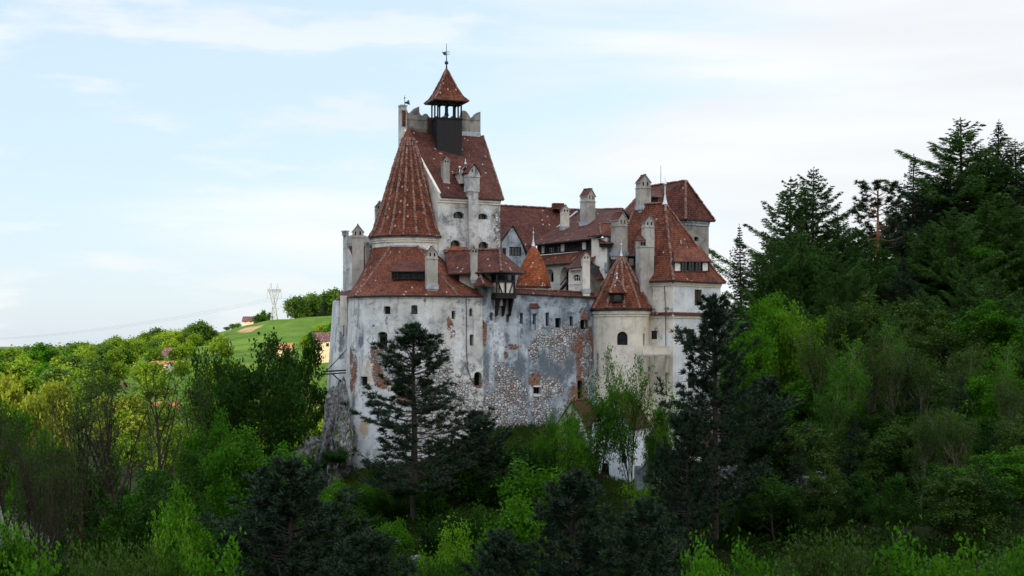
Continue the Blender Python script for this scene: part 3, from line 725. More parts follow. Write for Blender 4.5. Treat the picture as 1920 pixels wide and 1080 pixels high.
def shed_dormer(parent, a, b, h, bl, br, n, over=.3, tile='tile_dark', white=(), name='dormer', th=.12):
    """window band between bottom corners a, b; roof runs back to bl, br"""
    a, b, bl, br = (np.asarray(q, float) for q in (a, b, bl, br)); up = np.array((0, 0, h)); d = b-a; t = unit(d); nrm = np.array((t[1], -t[0], 0)); mb = MB()
    ta, tb = a+up, b+up
    fa, fb = ta+nrm*over-t*over+(0, 0, -.05), tb+nrm*over+t*over+(0, 0, -.05)
    slab(mb, [fa, fb, br+(0, 0, .03), bl+(0, 0, .03)], th, 0)
    for p, q, rr in ((a, ta, bl), (b, tb, br)):
        mb.face([p, q, rr-(0, 0, .1), p+(rr-p)*.5-(0, 0, .6)], 5)
    mb.obox(a-nrm*.5, d, nrm*.4, up, 2)
    mb.obox(a-nrm*.1-(0, 0, .05), d, nrm*.22, (0, 0, .12), 2); mb.obox(ta-nrm*.1-(0, 0, .16), d, nrm*.20, (0, 0, .14), 2)
    for k in range(n+1):
        mb.obox(a+d*k/n-t*.06-nrm*.1, t*.12, nrm*.18, up-(0, 0, .02), 2)
    for k in range(n):
        p = a+d*(k+.08)/n-nrm*.095+(0, 0, .1); mb.obox(p, d*.84/n, nrm*.03, (0, 0, h-.24), 4 if k not in white else 3)
        if k not in white:
            q = a+d*(k+.5)/n-nrm*.06; mb.obox(q-t*.025, t*.05, nrm*.05, (0, 0, h-.12), 2); q = a+d*(k+.08)/n-nrm*.062+(0, 0, h*.5); mb.obox(q, d*.84/n, nrm*.04, (0, 0, .05), 2)
    return mb.build(name, [M[tile], M['ridge'], M['wood_dark'], M['white_frame'], M['glass'], M['plaster_white']], parent, CO)

# ======== round bastion (lower left) and curtain wall
BC = np.array((-14.06, 206.2)); BR_ = 9.55; BT = BC+BR_*np.array((math.sin(R(25)), -math.cos(R(25)))); TD = np.array((math.cos(R(25)), math.sin(R(25))))
ZB = 6.35
bp = Path(arc(BC, BR_, 160, 295, 50)+[tuple(BT+TD*6.4)])
w = Wall(bp, -19.5, ZB, .036)
w.window(719, 574, 732, 589, 'bars', .3, .7); w.window(771, 572, 783, 589, 'bars', .3, .7)
w.window(708, 622, 726, 651, 'grille', .5, .6, 'arched window over a brick sill'); w.window(676, 706, 689, 722, 'grille', 0, .4)
w.window(847, 583, 853.5, 598, 'dark', 0, .8); w.window(880, 578, 886, 593, 'dark', 1, .8); w.window(881, 627, 888, 648, 'dark', .5, .8)
w.window(889, 697, 903, 723, 'dark', 1, 1.0, 'arched brick niche'); w.window(698, 609, 702, 613, 'dark', 0, .5); w.window(662, 654, 665, 658, 'dark', 0, .5)
w.wear('brick', (658, 672, 7, 22, .9), (664, 695, 9, 24, 1), (659, 722, 8, 14, .75), (700, 662, 9, 14, .8), (707, 688, 10, 20, .9), (720, 715, 18, 12, .9), (742, 728, 14, 9, .8), (762, 742, 18, 20, .85), (843, 607, 4, 11, .95), (717, 656, 12, 6, .9), (895, 716, 13, 12, .8), (798, 562, 3, 5, .8), (750, 690, 14, 12, .6))
w.wear('dark', (676, 640, 9, 14, .9), (662, 755, 8, 30, .85), (655, 800, 6, 18, .6), (652, 620, 6, 40, .6), (664, 592, 7, 26, .55), (690, 850, 8, 12, .5), (742, 605, 10, 20, .5), (820, 630, 16, 40, .45), (850, 590, 7, 30, .5), (868, 600, 5, 40, .55), (875, 690, 22, 14, .75), (870, 565, 40, 8, .5), (680, 820, 6, 20, .4))
w.wear('pale', (690, 650, 28, 22, .7), (700, 790, 55, 85, .75), (800, 640, 30, 60, .55), (740, 770, 40, 60, .6), (860, 650, 20, 40, .6), (700, 600, 40, 20, .45), (870, 600, 12, 20, .5), (670, 850, 26, 30, .7), (850, 800, 40, 30, .6))
w.wear('ochre', (683, 800, 13, 18, .9), (690, 700, 20, 30, .55), (660, 740, 14, 24, .45), (712, 690, 30, 25, .5))
w.wear('stone', (720, 672, 20, 16, .7), (745, 705, 22, 18, .8), (830, 700, 30, 12, .75), (850, 745, 45, 28, .9), (880, 775, 40, 30, .85), (800, 790, 40, 40, .7), (840, 670, 9, 20, .6), (810, 730, 40, 30, .75), (740, 800, 20, 40, .4), (848, 625, 5, 10, .6))
bastion = w.build('bastion', M['plaster_bastion'], castle, .42, .42)
bastion['label'] = 'round bastion at the left end with flaking plaster over brick and rubble'
def build_bastion_roof():
    mb = MB(); op = Path(arc(BC, BR_+.32, 160, 295, 50)+[tuple(BT+TD*6.6+np.array((math.sin(R(25)), -math.cos(R(25))))*.32)])
    DC_ = np.array((-15.4, 211.0)); La = (BR_+.32)*R(1)
    st = [(0, 195, 13.7), ((216-160)*La, 246, 13.75), ((295-160)*La+2.6, 288, 13.75), (op.L, 343, 12.2)]
    def pt(u, k):
        x, y, nx, ny = op.at(np.array(u)); ang = np.interp(u, [s[0] for s in st], [s[1] for s in st]); zi = np.interp(u, [s[0] for s in st], [s[2] for s in st])
        o = np.array((float(x), float(y), ZB+.02)); i = np.array((DC_[0]+5.4*math.cos(R(ang)), DC_[1]+5.4*math.sin(R(ang)), zi)); p = o+(i-o)*k
        p[2] -= .35*math.sin(math.pi*k)*.6; return p
    us = np.unique(np.concatenate((np.linspace(0, st[1][0], 10), np.linspace(st[1][0], st[2][0], 22), np.linspace(st[2][0], op.L, 9)))); ks = np.linspace(0, 1, 7)
    for a, b in zip(us[:-1], us[1:]):
        for k0, k1 in zip(ks[:-1], ks[1:]):
            q = [pt(a, k0), pt(b, k0), pt(b, k1), pt(a, k1)]; l0 = 11.5*k0; l1 = 11.5*k1
            mid = (st[1][0]+st[2][0])/2; f0 = 1-.45*k0; f1 = 1-.45*k1
            mb.face(q, 0, [((a-mid)*f0, l0), ((b-mid)*f0, l0), ((b-mid)*f1, l1), ((a-mid)*f1, l1)], True)
        q = [pt(a, 0), pt(b, 0)]; dn = np.array((0, 0, .2)); mb.face([q[0]-dn, q[1]-dn, q[1], q[0]], 2)
        ca = np.append(BC, ZB)*.1+np.append(q[0][:2], ZB)*.9; cb = np.append(BC, ZB)*.1+np.append(q[1][:2], ZB)*.9
        mb.face([ca-(0, 0, .2), cb-(0, 0, .2), q[1]-dn, q[0]-dn], 4)
    for u in (st[1][0], st[2][0], op.L):
        for k0, k1 in zip(ks[:-1], ks[1:]): ridge_line(mb, pt(u, k0)+(0, 0, .03), pt(u, k1)+(0, 0, .03), .19)
    for a, b in zip(us[10:32:2], us[12:34:2]): mb.bar(pt(a, 1)+(0, 0, .05), pt(b, 1)+(0, 0, .05), .3, .25, mat=3)
    return mb.build('roof', [M['tile_red'], M['ridge'], M['wood_dark'], M['lead'], M['plaster_grey_shade']], bastion, CO)
build_bastion_roof()
mb = MB(); band(mb, bp, ZB-.42, ZB-.16, .10); mb.build('cornice', [M['plaster_bastion']], bastion, CO)
Yf = 199.2
shed_dormer(bastion, P(735, 523, Yf), P(796, 523, Yf), 1.12, P(746, 487, 203.3), P(790, 487, 203.3), 6, .3)
chimney(bastion, 809, 538, 462, 24, 198.4, rz=.25, label='stout chimney beside the window dormer')
# rain pipe down the bend of the wall
mb = MB(); q = [w.uv(873.5, 556), w.uv(874, 600), w.uv(874, 650), w.uv(876, 690), w.uv(884, 715)]
mb.tube([w.fn(np.array(a), np.array(b))[0]+np.array((.05, -.12, 0)) for a, b in q], .05, 6); mb.build('rain_pipe', [M['iron']], bastion, CO)

cp_ = Path([tuple(BT+TD*6.4), tuple(BT+TD*24.6)])
ct = lambda u: np.interp(np.asarray(u, float), [0, 1.7, 1.75, 18.2], [7.6, 7.6, 7.0, 6.45])
w = Wall(cp_, -19, ct, .03, 6.4)
for b in ((903, 582, 908, 608), (919, 586, 924.5, 601), (949.5, 589, 954.5, 604), (975, 587, 980.5, 607), (1023, 586, 1029.5, 611), (1068, 593, 1074.5, 611)): w.window(*b, 'dark', 0, .8, name='arrow_slit')
w.window(1041, 596, 1052, 614, 'dark', .3, .7); w.window(1088, 599, 1102, 617, 'dark', .4, .8, 'brick lined opening near the round gate turret'); w.window(1083, 714, 1092, 749, 'dark', .2, .6); w.window(1000, 724, 1012, 738, 'grille', 0, .5); w.window(998.5, 592, 1002.5, 608, 'dark', 0, .5, name='arrow_slit')
w.wear('stone', (945, 700, 24, 16, .8), (955, 735, 30, 35, .95), (930, 770, 40, 30, .85), (905, 760, 26, 40, .85), (1000, 655, 9, 26, .9), (1030, 642, 16, 14, .85), (1056, 633, 24, 20, .95), (1048, 665, 20, 13, .9), (1100, 685, 10, 40, .8), (1032, 728, 22, 20, .95), (1012, 775, 22, 28, .85), (985, 780, 12, 22, .7), (1080, 622, 18, 12, .85), (1012, 632, 9, 12, .7), (1065, 780, 20, 30, .5), (960, 800, 36, 24, .6))
w.wear('brick', (1085, 642, 16, 26, 1), (1092, 692, 11, 34, 1), (906, 628, 7, 24, .95), (1002, 714, 12, 11, 1), (962, 650, 12, 5, .9), (1106, 645, 7, 34, .9), (1096, 600, 9, 22, .75), (1084, 740, 14, 26, .8), (948, 668, 5, 8, .8), (1065, 760, 8, 20, .4))
w.wear('dark', (975, 688, 14, 26, .95), (1020, 690, 13, 34, .95), (1042, 702, 26, 22, .9), (1070, 680, 12, 24, .9), (982, 765, 8, 60, .9), (1035, 785, 16, 30, .7), (912, 690, 9, 45, .75), (950, 630, 6, 45, .55), (1100, 585, 12, 36, .8), (975, 600, 9, 34, .5), (1050, 570, 60, 10, .55), (930, 680, 6, 40, .6), (1003, 790, 8, 40, .5), (1060, 600, 12, 30, .4), (960, 740, 6, 50, .5))
w.wear('pale', (932, 640, 16, 34, .75), (922, 700, 22, 50, .6), (960, 825, 40, 26, .75), (935, 790, 18, 40, .6), (1008, 620, 12, 14, .7), (1000, 735, 14, 40, .55), (985, 660, 14, 14, .5), (1022, 720, 8, 30, .6), (925, 620, 8, 60, .5))
curtain = w.build('curtain_wall', M['plaster_grey_shade'], castle, .38, .38, thick=1.2)
curtain['label'] = 'long curtain wall with arrow slits, rubble showing through its stained plaster'
# tile coping
ux = np.linspace(3.9, 18.2, 8); x, y, nx, ny = cp_.at(ux); mb = MB()
for i in range(7):
    zi = [float(ct(u))+.02 for u in ux[i:i+2]]; o = [np.array((x[k], y[k], 0)) for k in (i, i+1)]; n = [np.array((nx[k], ny[k], 0)) for k in (i, i+1)]
    slab(mb, [o[0]+n[0]*.35+(0, 0, zi[0]-.05), o[1]+n[1]*.35+(0, 0, zi[1]-.05), o[1]-n[1]*.6+(0, 0, zi[1]+.62), o[0]-n[0]*.6+(0, 0, zi[0]+.62)], .12)
    slab(mb, [o[0]-n[0]*1.5+(0, 0, zi[0]-.05), o[1]-n[1]*1.5+(0, 0, zi[1]-.05), o[1]-n[1]*.6+(0, 0, zi[1]+.62), o[0]-n[0]*.6+(0, 0, zi[0]+.62)], .12)
    ridge_line(mb, o[0]-n[0]*.6+(0, 0, zi[0]+.64), o[1]-n[1]*.6+(0, 0, zi[1]+.64), .16)
mb.build('coping', [M['tile_dark'], M['ridge'], M['wood_dark']], curtain, CO)
# stone hood on the curtain wall
u0, z0 = w.uv(1000, 618); q, nn = w.fn(np.array(u0), np.array(z0)); mb = MB(); T3 = np.append(TD, 0)
mb.obox(q-T3*.55, T3*.28, nn*.35, (0, 0, 2.3), 0); mb.obox(q+T3*.25, T3*.28, nn*.35, (0, 0, 2.3), 0); mb.obox(q-T3*.62+(0, 0, 2.3), T3*1.24, nn*.5, (0, 0, .9), 0); slab(mb, [q-T3*.8+nn*.7+(0, 0, 3.15), q+T3*.8+nn*.7+(0, 0, 3.15), q+T3*.6+(0, 0, 3.75), q-T3*.6+(0, 0, 3.75)], .12, 1)
mb.build('stone_hood', [M['plaster_grey_shade'], M['tile_dark'], M['wood_dark']], curtain, CO)
u0, z0 = w.uv(1006, 742); q, nn = w.fn(np.array(u0), np.array(z0)); mb = MB()
mb.obox(q-T3*.55+(0, 0, 1.25), T3*1.1, nn*.35, (0, 0, .2), 0); mb.build('window_hood', [M['plaster_white']], curtain, CO); mb = MB(); mb.obox(q-T3*.5-(0, 0, .1), T3*1.0, nn*.3, (0, 0, .3), 0); mb.build('window_ledge', [M['plaster_white']], curtain, CO)

# ======== left annex behind the bastion, with its garderobe shaft
ap = Path([(-27.6, 219), (-26.0, 211.0), (-25.3, 208.6), (-22.6, 207.4)])
w = Wall(ap, -12, 6.2, .065); w.wear('dark', (640, 640, 5, 30, .9), (636, 600, 6, 20, .6), (640, 668, 7, 6, .9), (630, 625, 6, 30, .7)); w.wear('pale', (634, 680, 10, 40, .7), (640, 585, 8, 30, .5))
annex = w.build('annex', M['plaster_bastion'], castle, .5, .5)
roof('roof', [[P(630, 562, 207.6), P(655, 556, 206.4), P(668, 540, 211), P(640, 545, 216)]], [], annex)
mb = MB(); q = P(644.5, 610, 206.6); mb.cbox(q, .95, .9, 4.3, .2, 0); mb.bar(q+(0, 0, -1.6), q+(0, .2, .1), .12, mat=1); mb.build('garderobe_shaft', [M['plaster_cream'], M['hole']], annex, CO)
# small gabled corner tower behind it
A2, B2 = XY(643, 213.5), XY(690, 208.5)
g = [ray_plane(643, 600, A2, B2), ray_plane(690, 600, A2, B2), ray_plane(684, 540, A2, B2), ray_plane(672, 515, A2, B2), ray_plane(650, 464, A2, B2), ray_plane(650, 433, A2, B2), ray_plane(643, 433, A2, B2)]
mb = MB(); prism(mb, g, (.25, .42, 0)); side_tower = mb.build('side_tower', [M['plaster_keep']], castle, CO)
mb = MB(); top = [(652, 446), (655, 442), (660, 440.5), (666, 440), (672, 440), (678, 441), (683, 441), (688, 443), (693, 446), (697, 449), (700, 452)]
A3, B3 = XY(646, 217.5), XY(705, 220)
pl = [ray_plane(645, 470, A3, B3), ray_plane(704, 470, A3, B3)]+[ray_plane(a, b, A3, B3) for a, b in reversed(top)]; prism(mb, pl, (-.15, .4, 0)); a, b = ray_plane(650, 461, A3, B3), ray_plane(702, 462, A3, B3); mb.obox(a-(0, .15, 0), b-a, (0, .14, 0), (0, 0, .45), 1)
mb.build('parapet', [M['plaster_keep'], M['lead']], side_tower, CO)
roof('roof', [[P(686, 560, 209.2), P(722, 560, 211), P(704, 461, 219.8), P(650, 461, 217.3)]], [], side_tower)
mb = MB(); mb.cbox(P(647.2, 442, 213.2), .75, .6, .7, .8, 0); mb.cbox(P(647.2, 434.5, 213.2), .95, .8, .16, .8, 1); mb.build('corner_post', [M['plaster_grey_shade'], M['lead']], side_tower, CO)
chimney(side_tower, 671, 546, 421, 25, 208.6, rz=.12, label='tall pale chimney with a pointed cap left of the round tower')
chimney(side_tower, 689, 530, 455, 8, 214.5, rz=.4, mat='chimney', hole=False)

# ======== round tower
DC = np.array((-15.4, 211.0)); DR = 5.32
w = Wall(Path(arc(DC, DR, 140, 400, 80)), 5, 15.2); w.wear('pale', (740, 480, 30, 20, .5)); w.wear('dark', (815, 480, 12, 25, .55), (702, 470, 8, 20, .35))
round_tower = w.build('round_tower', M['plaster_white'], castle, .45, .45); round_tower['label'] = 'round tower under a tall ribbed cone of red tiles'
cornice(round_tower, DC, [(DR+.02, 14.35), (DR+.14, 14.4), (DR+.14, 14.62), (DR+.22, 14.7), (DR+.22, 14.95), (DR+.36, 15.05), (DR+.36, 15.3), (DR-.2, 15.32)])
pt_roof(round_tower, DC, [(5.86, 15.35), (5.12, 16.55), (4.35, 18.9), (3.62, 21.2), (1.92, 26.8), (.82, 30.1)], 18, 'tile_red', ridges=True, r=.19, phase=.12)
mb = MB(); mb.lathe(DC, [(.86, 29.9), (.55, 30.8), (.2, 31.5), (0, 31.7)], 14); mb.build('roof_cap', [M['tile_red']], round_tower, CO)
chimney(round_tower, 711, 440, 378, 17, 214.0, rz=.3, label='chimney behind the round tower')

# ======== keep
FL, FR, BRk, BL = np.array((-10.76, 208.0)), np.array((-1.75, 212.8)), np.array((-4.87, 224.0)), np.array((-16.8, 217.0))
ZE, ZT = 21.3, 32.4
w = Wall(Path([FL, FR]), 2, ZE)
w.window(850, 396.5, 870, 409.5, 'bars', .6, .7); w.window(896.5, 400, 914, 411, 'bars', .6, .7); w.window(844.5, 450, 863, 464, 'bars', .8, .7); w.window(897, 453, 916, 467, 'bars', .8, .7)
w.wear('pale', (905, 430, 22, 30, .75), (850, 435, 20, 14, .6), (840, 385, 16, 10, .55), (915, 390, 16, 12, .6)); w.wear('dark', (845, 410, 25, 18, .55), (900, 412, 10, 6, .5), (840, 450, 12, 20, .5), (865, 440, 10, 20, .5)); w.wear('stone', (934, 430, 8, 45, .7), (930, 412, 8, 14, .75)); w.wear('ochre', (855, 382, 18, 8, .5), (934, 440, 8, 30, .5))
keep = w.build('keep', M['plaster_keep'], castle, .45, .45); keep['label'] = 'tall keep with a steep single pitch tiled roof below a swallowtail parapet'
def z3(p, z): return np.array((p[0], p[1], z))
mb = MB()
mb.face([z3(BL, 2), z3(FL, 2), z3(FL, ZE+.5), z3(BL, ZT+.5)], 0); mb.face([z3(FL, ZE+.5), z3(FL+(.35, .18), ZE+.5), z3(BL+(.35, .18), ZT+.5), z3(BL, ZT+.5)], 0); mb.face([z3(FL+(.35, .18), ZE-.5), z3(BL+(.35, .18), ZT-.5), z3(BL+(.35, .18), ZT+.5), z3(FL+(.35, .18), ZE+.5)], 0); mb.face([z3(FL, ZE-.6), z3(FL+(.35, .18), ZE-.6), z3(FL+(.35, .18), ZE+.5), z3(FL, ZE+.5)], 0)
mb.build('side_wall', [M['plaster_white']], keep, CO)
mb = MB(); mb.face([z3(FR, 2), z3(BRk, 2), z3(BRk, ZT+.05), z3(FR, ZE+.05)], 0); mb.face([z3(BRk, 2), z3(BL, 2), z3(BL, ZT+.3), z3(BRk, ZT+.3)], 0); mb.build('rear_wall', [M['plaster_keep']], keep, CO)
fn_ = np.array((.469, -.883))*.45; fr_ = (FR-FL)/np.linalg.norm(FR-FL)
k0, k1, k2, k3 = z3(FL+fn_+fr_*.3, ZE-.12), z3(FR+fn_+fr_*.35, ZE-.12), z3(BRk+fr_*.35, ZT), z3(BL+(.4, .1), ZT)
roof('roof', [[k0, k1, k2], [k0, k2, k3]], [(k1, k2)], keep, 'tile_dark', .2, .14)
mb = MB(); fp = Path([FL, FR]); band(mb, fp, ZE-.95, ZE-.6, .12); band(mb, fp, ZE-.6, ZE-.22, .28); mb.build('cornice', [M['plaster_white']], keep, CO)
# parapet
prof = [(750, 198), (762, 197), (762.5, 204), (765, 211), (769, 212.5), (773, 208), (778, 203), (786, 199.4), (786.5, 211), (789, 215.5), (793, 217), (797, 213), (801, 213.5), (804, 218), (810, 224), (815, 219), (820, 217), (826, 223), (832, 217.5), (838, 219), (843, 224), (849, 217), (856, 220), (862, 223), (865.5, 215), (866, 209), (869.5, 206.8), (874, 208.5), (878, 213), (882, 220), (884.5, 222.5), (887, 219), (892, 213), (897, 210.5), (901, 209.2)]
BLx, BRx = BL+(BL-BRk)*.0, BRk
pl = [ray_plane(750, 300, BLx, BRx), ray_plane(901, 262, BLx, BRx)]+[ray_plane(a, b, BLx, BRx) for a, b in reversed(prof)]
mb = MB(); bn = np.array((-.5, .86, 0))*.55; prism(mb, pl, bn)
w2 = Wall(Path([pl[0][:2]-(0, .06), pl[1][:2]-(0, .06)]), 31.8, 32.6)
a, b = ray_plane(764, 248, BLx, BRx), ray_plane(800, 250, BLx, BRx); mb.obox(a-(0, .35, .1), b-a, (0, .34, 0), (0, 0, .32), 1); a, b = ray_plane(865, 255, BLx, BRx), ray_plane(901, 256, BLx, BRx); mb.obox(a-(0, .35, .1), b-a, (0, .34, 0), (0, 0, .75), 1)
for a_, b_ in ((806, 862), (764, 804), (866, 900)):   # string course under the merlons
    a, b = ray_plane(a_, 224, BLx, BRx), ray_plane(b_, 226, BLx, BRx); mb.obox(a-(0, .08, 0), b-a, (0, .07, 0), (0, 0, .14), 0)
parapet = mb.build('parapet', [M['masonry'], M['lead']], keep, CO)
mb = MB(); q = ray_plane(755.5, 300, BLx, BRx); mb.cbox(q-(0, .25, 0), .9, .9, Zat(200, q[1])-q[2], .5, 0); mb.cbox((q[0], q[1]-.25, Zat(200, q[1])), 1.1, 1.1, .18, .5, 1); q2 = ray_plane(758, 238, BLx, BRx)-(0, .8, 0); mb.cbox(q2, .55, .2, 2.4, .5, 2); mb.build('corner_pillar', [M['plaster_keep'], M['lead'], M['tile_red']], keep, CO)
mb = MB(); q = ray_plane(759, 197, BLx, BRx)-(0, .2, 0); mb.tube([q, q+(0, 0, 1.5)], [.06, .03], 6); mb.ball(q+(0, 0, 1.05), .12, seg=8); mb.build('lightning_rod', [M['iron']], keep, CO)
mb = MB(); q = ray_plane(760, 196, BLx, BRx)-(0, .4, -.2); mb.tube([q, q+(.35, -.1, 0), q+(.6, -.15, .05)], [.12, .2, .42], 12); mb.build('siren_horn', [M['iron']], keep, CO)
mb = MB(); q = ray_plane(802, 250, BLx, BRx)-(0, .3, 0); mb.obox(q, (.75, .4, 0), (.1, -.2, 0), (0, 0, 2.4), 0); mb.build('hatch_door', [M['wood_brown']], keep, CO)
# chimney standing up the front wall, little chimney and dormer on the roof
q = ray_plane(884, 470, FL, FR); mb = MB(); fa = np.append(fr_, 0); nn = np.array((fr_[1], -fr_[0], 0)); H = Zat(332, q[1]-.7)-q[2]
mb.obox(q-fa*.80-nn*.6, fa*1.55, nn*1.35, (0, 0, H*.82), 0); mb.obox(q-fa*.92-nn*.6+(0, 0, H*.80), fa*1.85, nn*1.45, (0, 0, H*.20), 0); mb.obox(q-fa*1.0-nn*.7+(0, 0, H), fa*2.0, nn*1.65, (0, 0, .12), 0); mb.obox(q-fa*.92-nn*.6+(0, 0, H+.12), fa*1.85, nn*1.45, (0, 0, .62), 0)
zt = q[2]+H+.74; o = np.array((q[0], q[1], zt)); f0 = o+nn*.85; prism(mb, [f0-fa*.92, f0+fa*.92, f0+(0, 0, 1.05)], -nn*1.45)
for sg in (-1, 1): slab(mb, [o+fa*1.1*sg+nn*1.0+(0, 0, -.15), o+fa*1.1*sg-nn*1.3+(0, 0, -.15), o-nn*1.3+(0, 0, 1.22), o+nn*1.0+(0, 0, 1.22)], .1, 1)
for sg in (-.35, .22): mb.obox(o+nn*.86+fa*sg+(0, 0, -.02), fa*.14, nn*.02, (0, 0, .42), 2)
o_ = mb.build('chimney', [M['plaster_keep'], M['tile_dark'], M['hole']], keep, CO); o_['label'] = 'broad chimney running up the front wall of the keep'
kc = chimney(keep, 835, 346, 294, 15, 211.2, rz=.5, label='small chimney low on the keep roof')
mb = MB(); q = P(866, 338, 212.2); mb.cbox(q-(0, 0, .6), 1.2, 2.0, 1.9, .49, 0); a = np.array((.88, .47, 0)); c_ = np.array((-.47, .88, 0)); o = q+(0, 0, 1.3)
for sg in (-1, 1): slab(mb, [o+a*.9*sg-c_*1.2-(0, 0, .15), o+a*.9*sg+c_*1.6-(0, 0, .15), o+c_*1.6+(0, 0, .75), o-c_*1.2+(0, 0, .75)], .1, 1)
mb.ball(o-c_*1.2+(0, 0, 1.05), .2, 2, 10); mb.tube([o-c_*1.2+(0, 0, .7), o-c_*1.2+(0, 0, 1.8)], [.12, .02], 6, 2); mb.ball(o-a*.95-c_*1.2+(0, 0, .45), .2, 2, 10); mb.tube([o-a*.95-c_*1.2+(0, 0, -1.2), o-a*.95-c_*1.2+(0, 0, .5)], .07, 6, 2)
mb.build('dormer', [M['plaster_white'], M['tile_dark'], M['zinc']], keep, CO)
# lantern: boarded base, open arcade, pyramid roof, weathervane
la = R(20); lu, lv = np.array((math.cos(la), math.sin(la), 0)), np.array((-math.sin(la), math.cos(la), 0)); LS, LD = 3.95, 3.3
L0 = P(820, 280, 216.3); zb0, zb1, zb2 = 27.6, Zat(222, 216.5), Zat(188.5, 216.5)
mb = MB(); mb.obox(z3(L0, zb0), lu*LS, lv*LD, (0, 0, zb1-zb0), 0); mb.obox(z3(L0, zb1)-lu*.12-lv*.12, lu*(LS+.24), lv*(LD+.24), (0, 0, .16), 1)
n_ = 11
for k in range(n_): mb.obox(z3(L0, zb0)+lu*(LS*k/n_)-lv*.03, lu*.06, lv*.028, (0, 0, zb1-zb0), 1); mb.obox(z3(L0, zb0)+lv*(LD*k/n_)-lu*.03, lv*.06, lu*.028, (0, 0, zb1-zb0), 1)
lantern = mb.build('lantern', [M['wood_dark'], M['timber']], castle, CO); lantern['label'] = 'black boarded lantern with an open arcade on top of the keep'
def arcade(S, ax, ln, nb, inn):
    h = zb2-(zb1+.16); Z0 = zb1+.16
    for k in range(nb+1):
        mb = MB(); mb.obox(S+ax*(ln-.2)*k/nb+(0, 0, Z0), ax*.2, inn*.2, (0, 0, h), 0); mb.build('post', [M['timber']], lantern, CO)
    mb = MB()
    for k in range(nb):
        a0 = (ln-.2)*k/nb+.2; a1 = (ln-.2)*(k+1)/nb; r_ = (a1-a0)/2; pts = [(a0, h), (a0, h-r_*1.15)]+[((a0+a1)/2-r_*math.cos(t), h-r_*1.15+r_*.95*math.sin(t)) for t in np.linspace(0, math.pi, 9)]+[(a1, h)]
        prism(mb, [S+ax*u+(0, 0, Z0+z) for u, z in pts], inn*.12)
    mb.build('arch_board', [M['timber']], lantern, CO)
S0 = np.array((L0[0], L0[1], 0))
arcade(S0, lu, LS, 3, lv); arcade(S0+lv*LD, -lv, LD, 2, lu); arcade(S0+lu*LS+lv*LD, -lu, LS, 3, -lv); arcade(S0+lu*LS, lv, LD, 2, -lu)
cc_ = L0[:2]+(lu*LS/2+lv*LD/2)[:2]; ez = zb2+.05; ap_ = Zat(130, cc_[1]); mb = MB()
def ring(hx, hy, z): return [np.array((*cc_, z))+lu*sx*hx+lv*sy*hy for sx, sy in ((-1, -1), (1, -1), (1, 1), (-1, 1))]
rs = [ring(2.78, 2.5, ez), ring(2.1, 1.85, ez+.75), ring(1.35, 1.2, ez+2.1), ring(.08, .08, ap_)]
for r0, r1 in zip(rs, rs[1:]):
    for k in range(4): mb.face([r0[k], r0[(k+1) % 4], r1[(k+1) % 4], r1[k]], 0); ridge_line(mb, r0[k], r1[k], .14)
for k in range(4): mb.face([rs[0][k]-(0, 0, .16), rs[0][(k+1) % 4]-(0, 0, .16), rs[0][(k+1) % 4], rs[0][k]], 2)
mb.face([p-np.array((0, 0, .16)) for p in rs[0]][::-1], 2)
mb.build('roof', [M['tile_red'], M['ridge'], M['timber']], lantern, CO)
mb = MB(); pz = np.array((*cc_, ap_)); mb.tube([pz-(0, 0, .4), pz+(0, 0, .9), pz+(0, 0, Zat(80, 218)-ap_)], [.14, .09, .03], 8); mb.ball(pz+(0, 0, 1.0), .30, seg=14); mb.ball(pz+(0, 0, 3.4), .07, seg=8)
prism(mb, [pz+(-.08, 0, 2.15), pz+(-.08, 0, 2.75), pz+(-.55, -.02, 2.62), pz+(-.75, -.03, 2.85), pz+(-.62, -.03, 2.5), pz+(-.42, -.02, 2.2)], (0, .04, 0))
for t in (2.2, 2.45, 2.7): mb.bar(pz+(.05, 0, t), pz+(.5, .02, t+.12), .05)
mb.build('weathervane', [M['iron']], lantern, CO)
mb = MB(); bz = np.array((*cc_, zb1+.75)); mb.lathe(bz, [(.42, bz[2]), (.34, bz[2]+.15), (.25, bz[2]+.55), (.12, bz[2]+.72), (0, bz[2]+.75)], 14); mb.tube([bz+(0, 0, .7), (bz[0], bz[1], zb2)], .04, 5); mb.build('bell', [M['iron']], lantern, CO)
# ======== wing with the hanging timber oriel
E0, E1, EL = np.array((-1.49, 198.9, 9.77)), np.array((2.05, 203.4, 9.75)), np.array((-9.0, 201.6, 9.6))
R1, R2 = P(936.5, 468, 204.6), P(832, 470.5, 207.4)
mb = MB(); q0 = np.array((-7.5, 202.5, 5.0)); u_ = unit(np.array((6.4, -1.9, 0))); mb.obox(q0, u_*6.4, np.array((1.2, 4.2, 0)), (0, 0, 4.6), 0)
wing = mb.build('oriel_wing', [M['plaster_cream']], castle, CO)
roof('roof', [[EL, E0, R1, R2], [E0, E1, R1], [E1, EL+(4, 6, 0), R2, R1]], [(E0+(0, 0, .04), R1+(0, 0, .04)), (R1+(0, 0, .04), R2+(0, 0, .04))], wing, 'tile_dark', .16, .19)
ou = unit(np.array((.90, .44, 0))); ov = np.array((-ou[1], ou[0], 0)); o0 = P(931.5, 552, 199.6); ow, od = 2.75, 1.9; h0 = Zat(514, 200)-o0[2]
mb = MB(); mb.obox(o0+ou*.1+ov*.1, ou*(ow-.2), ov*(od-.2), (0, 0, h0), 1)
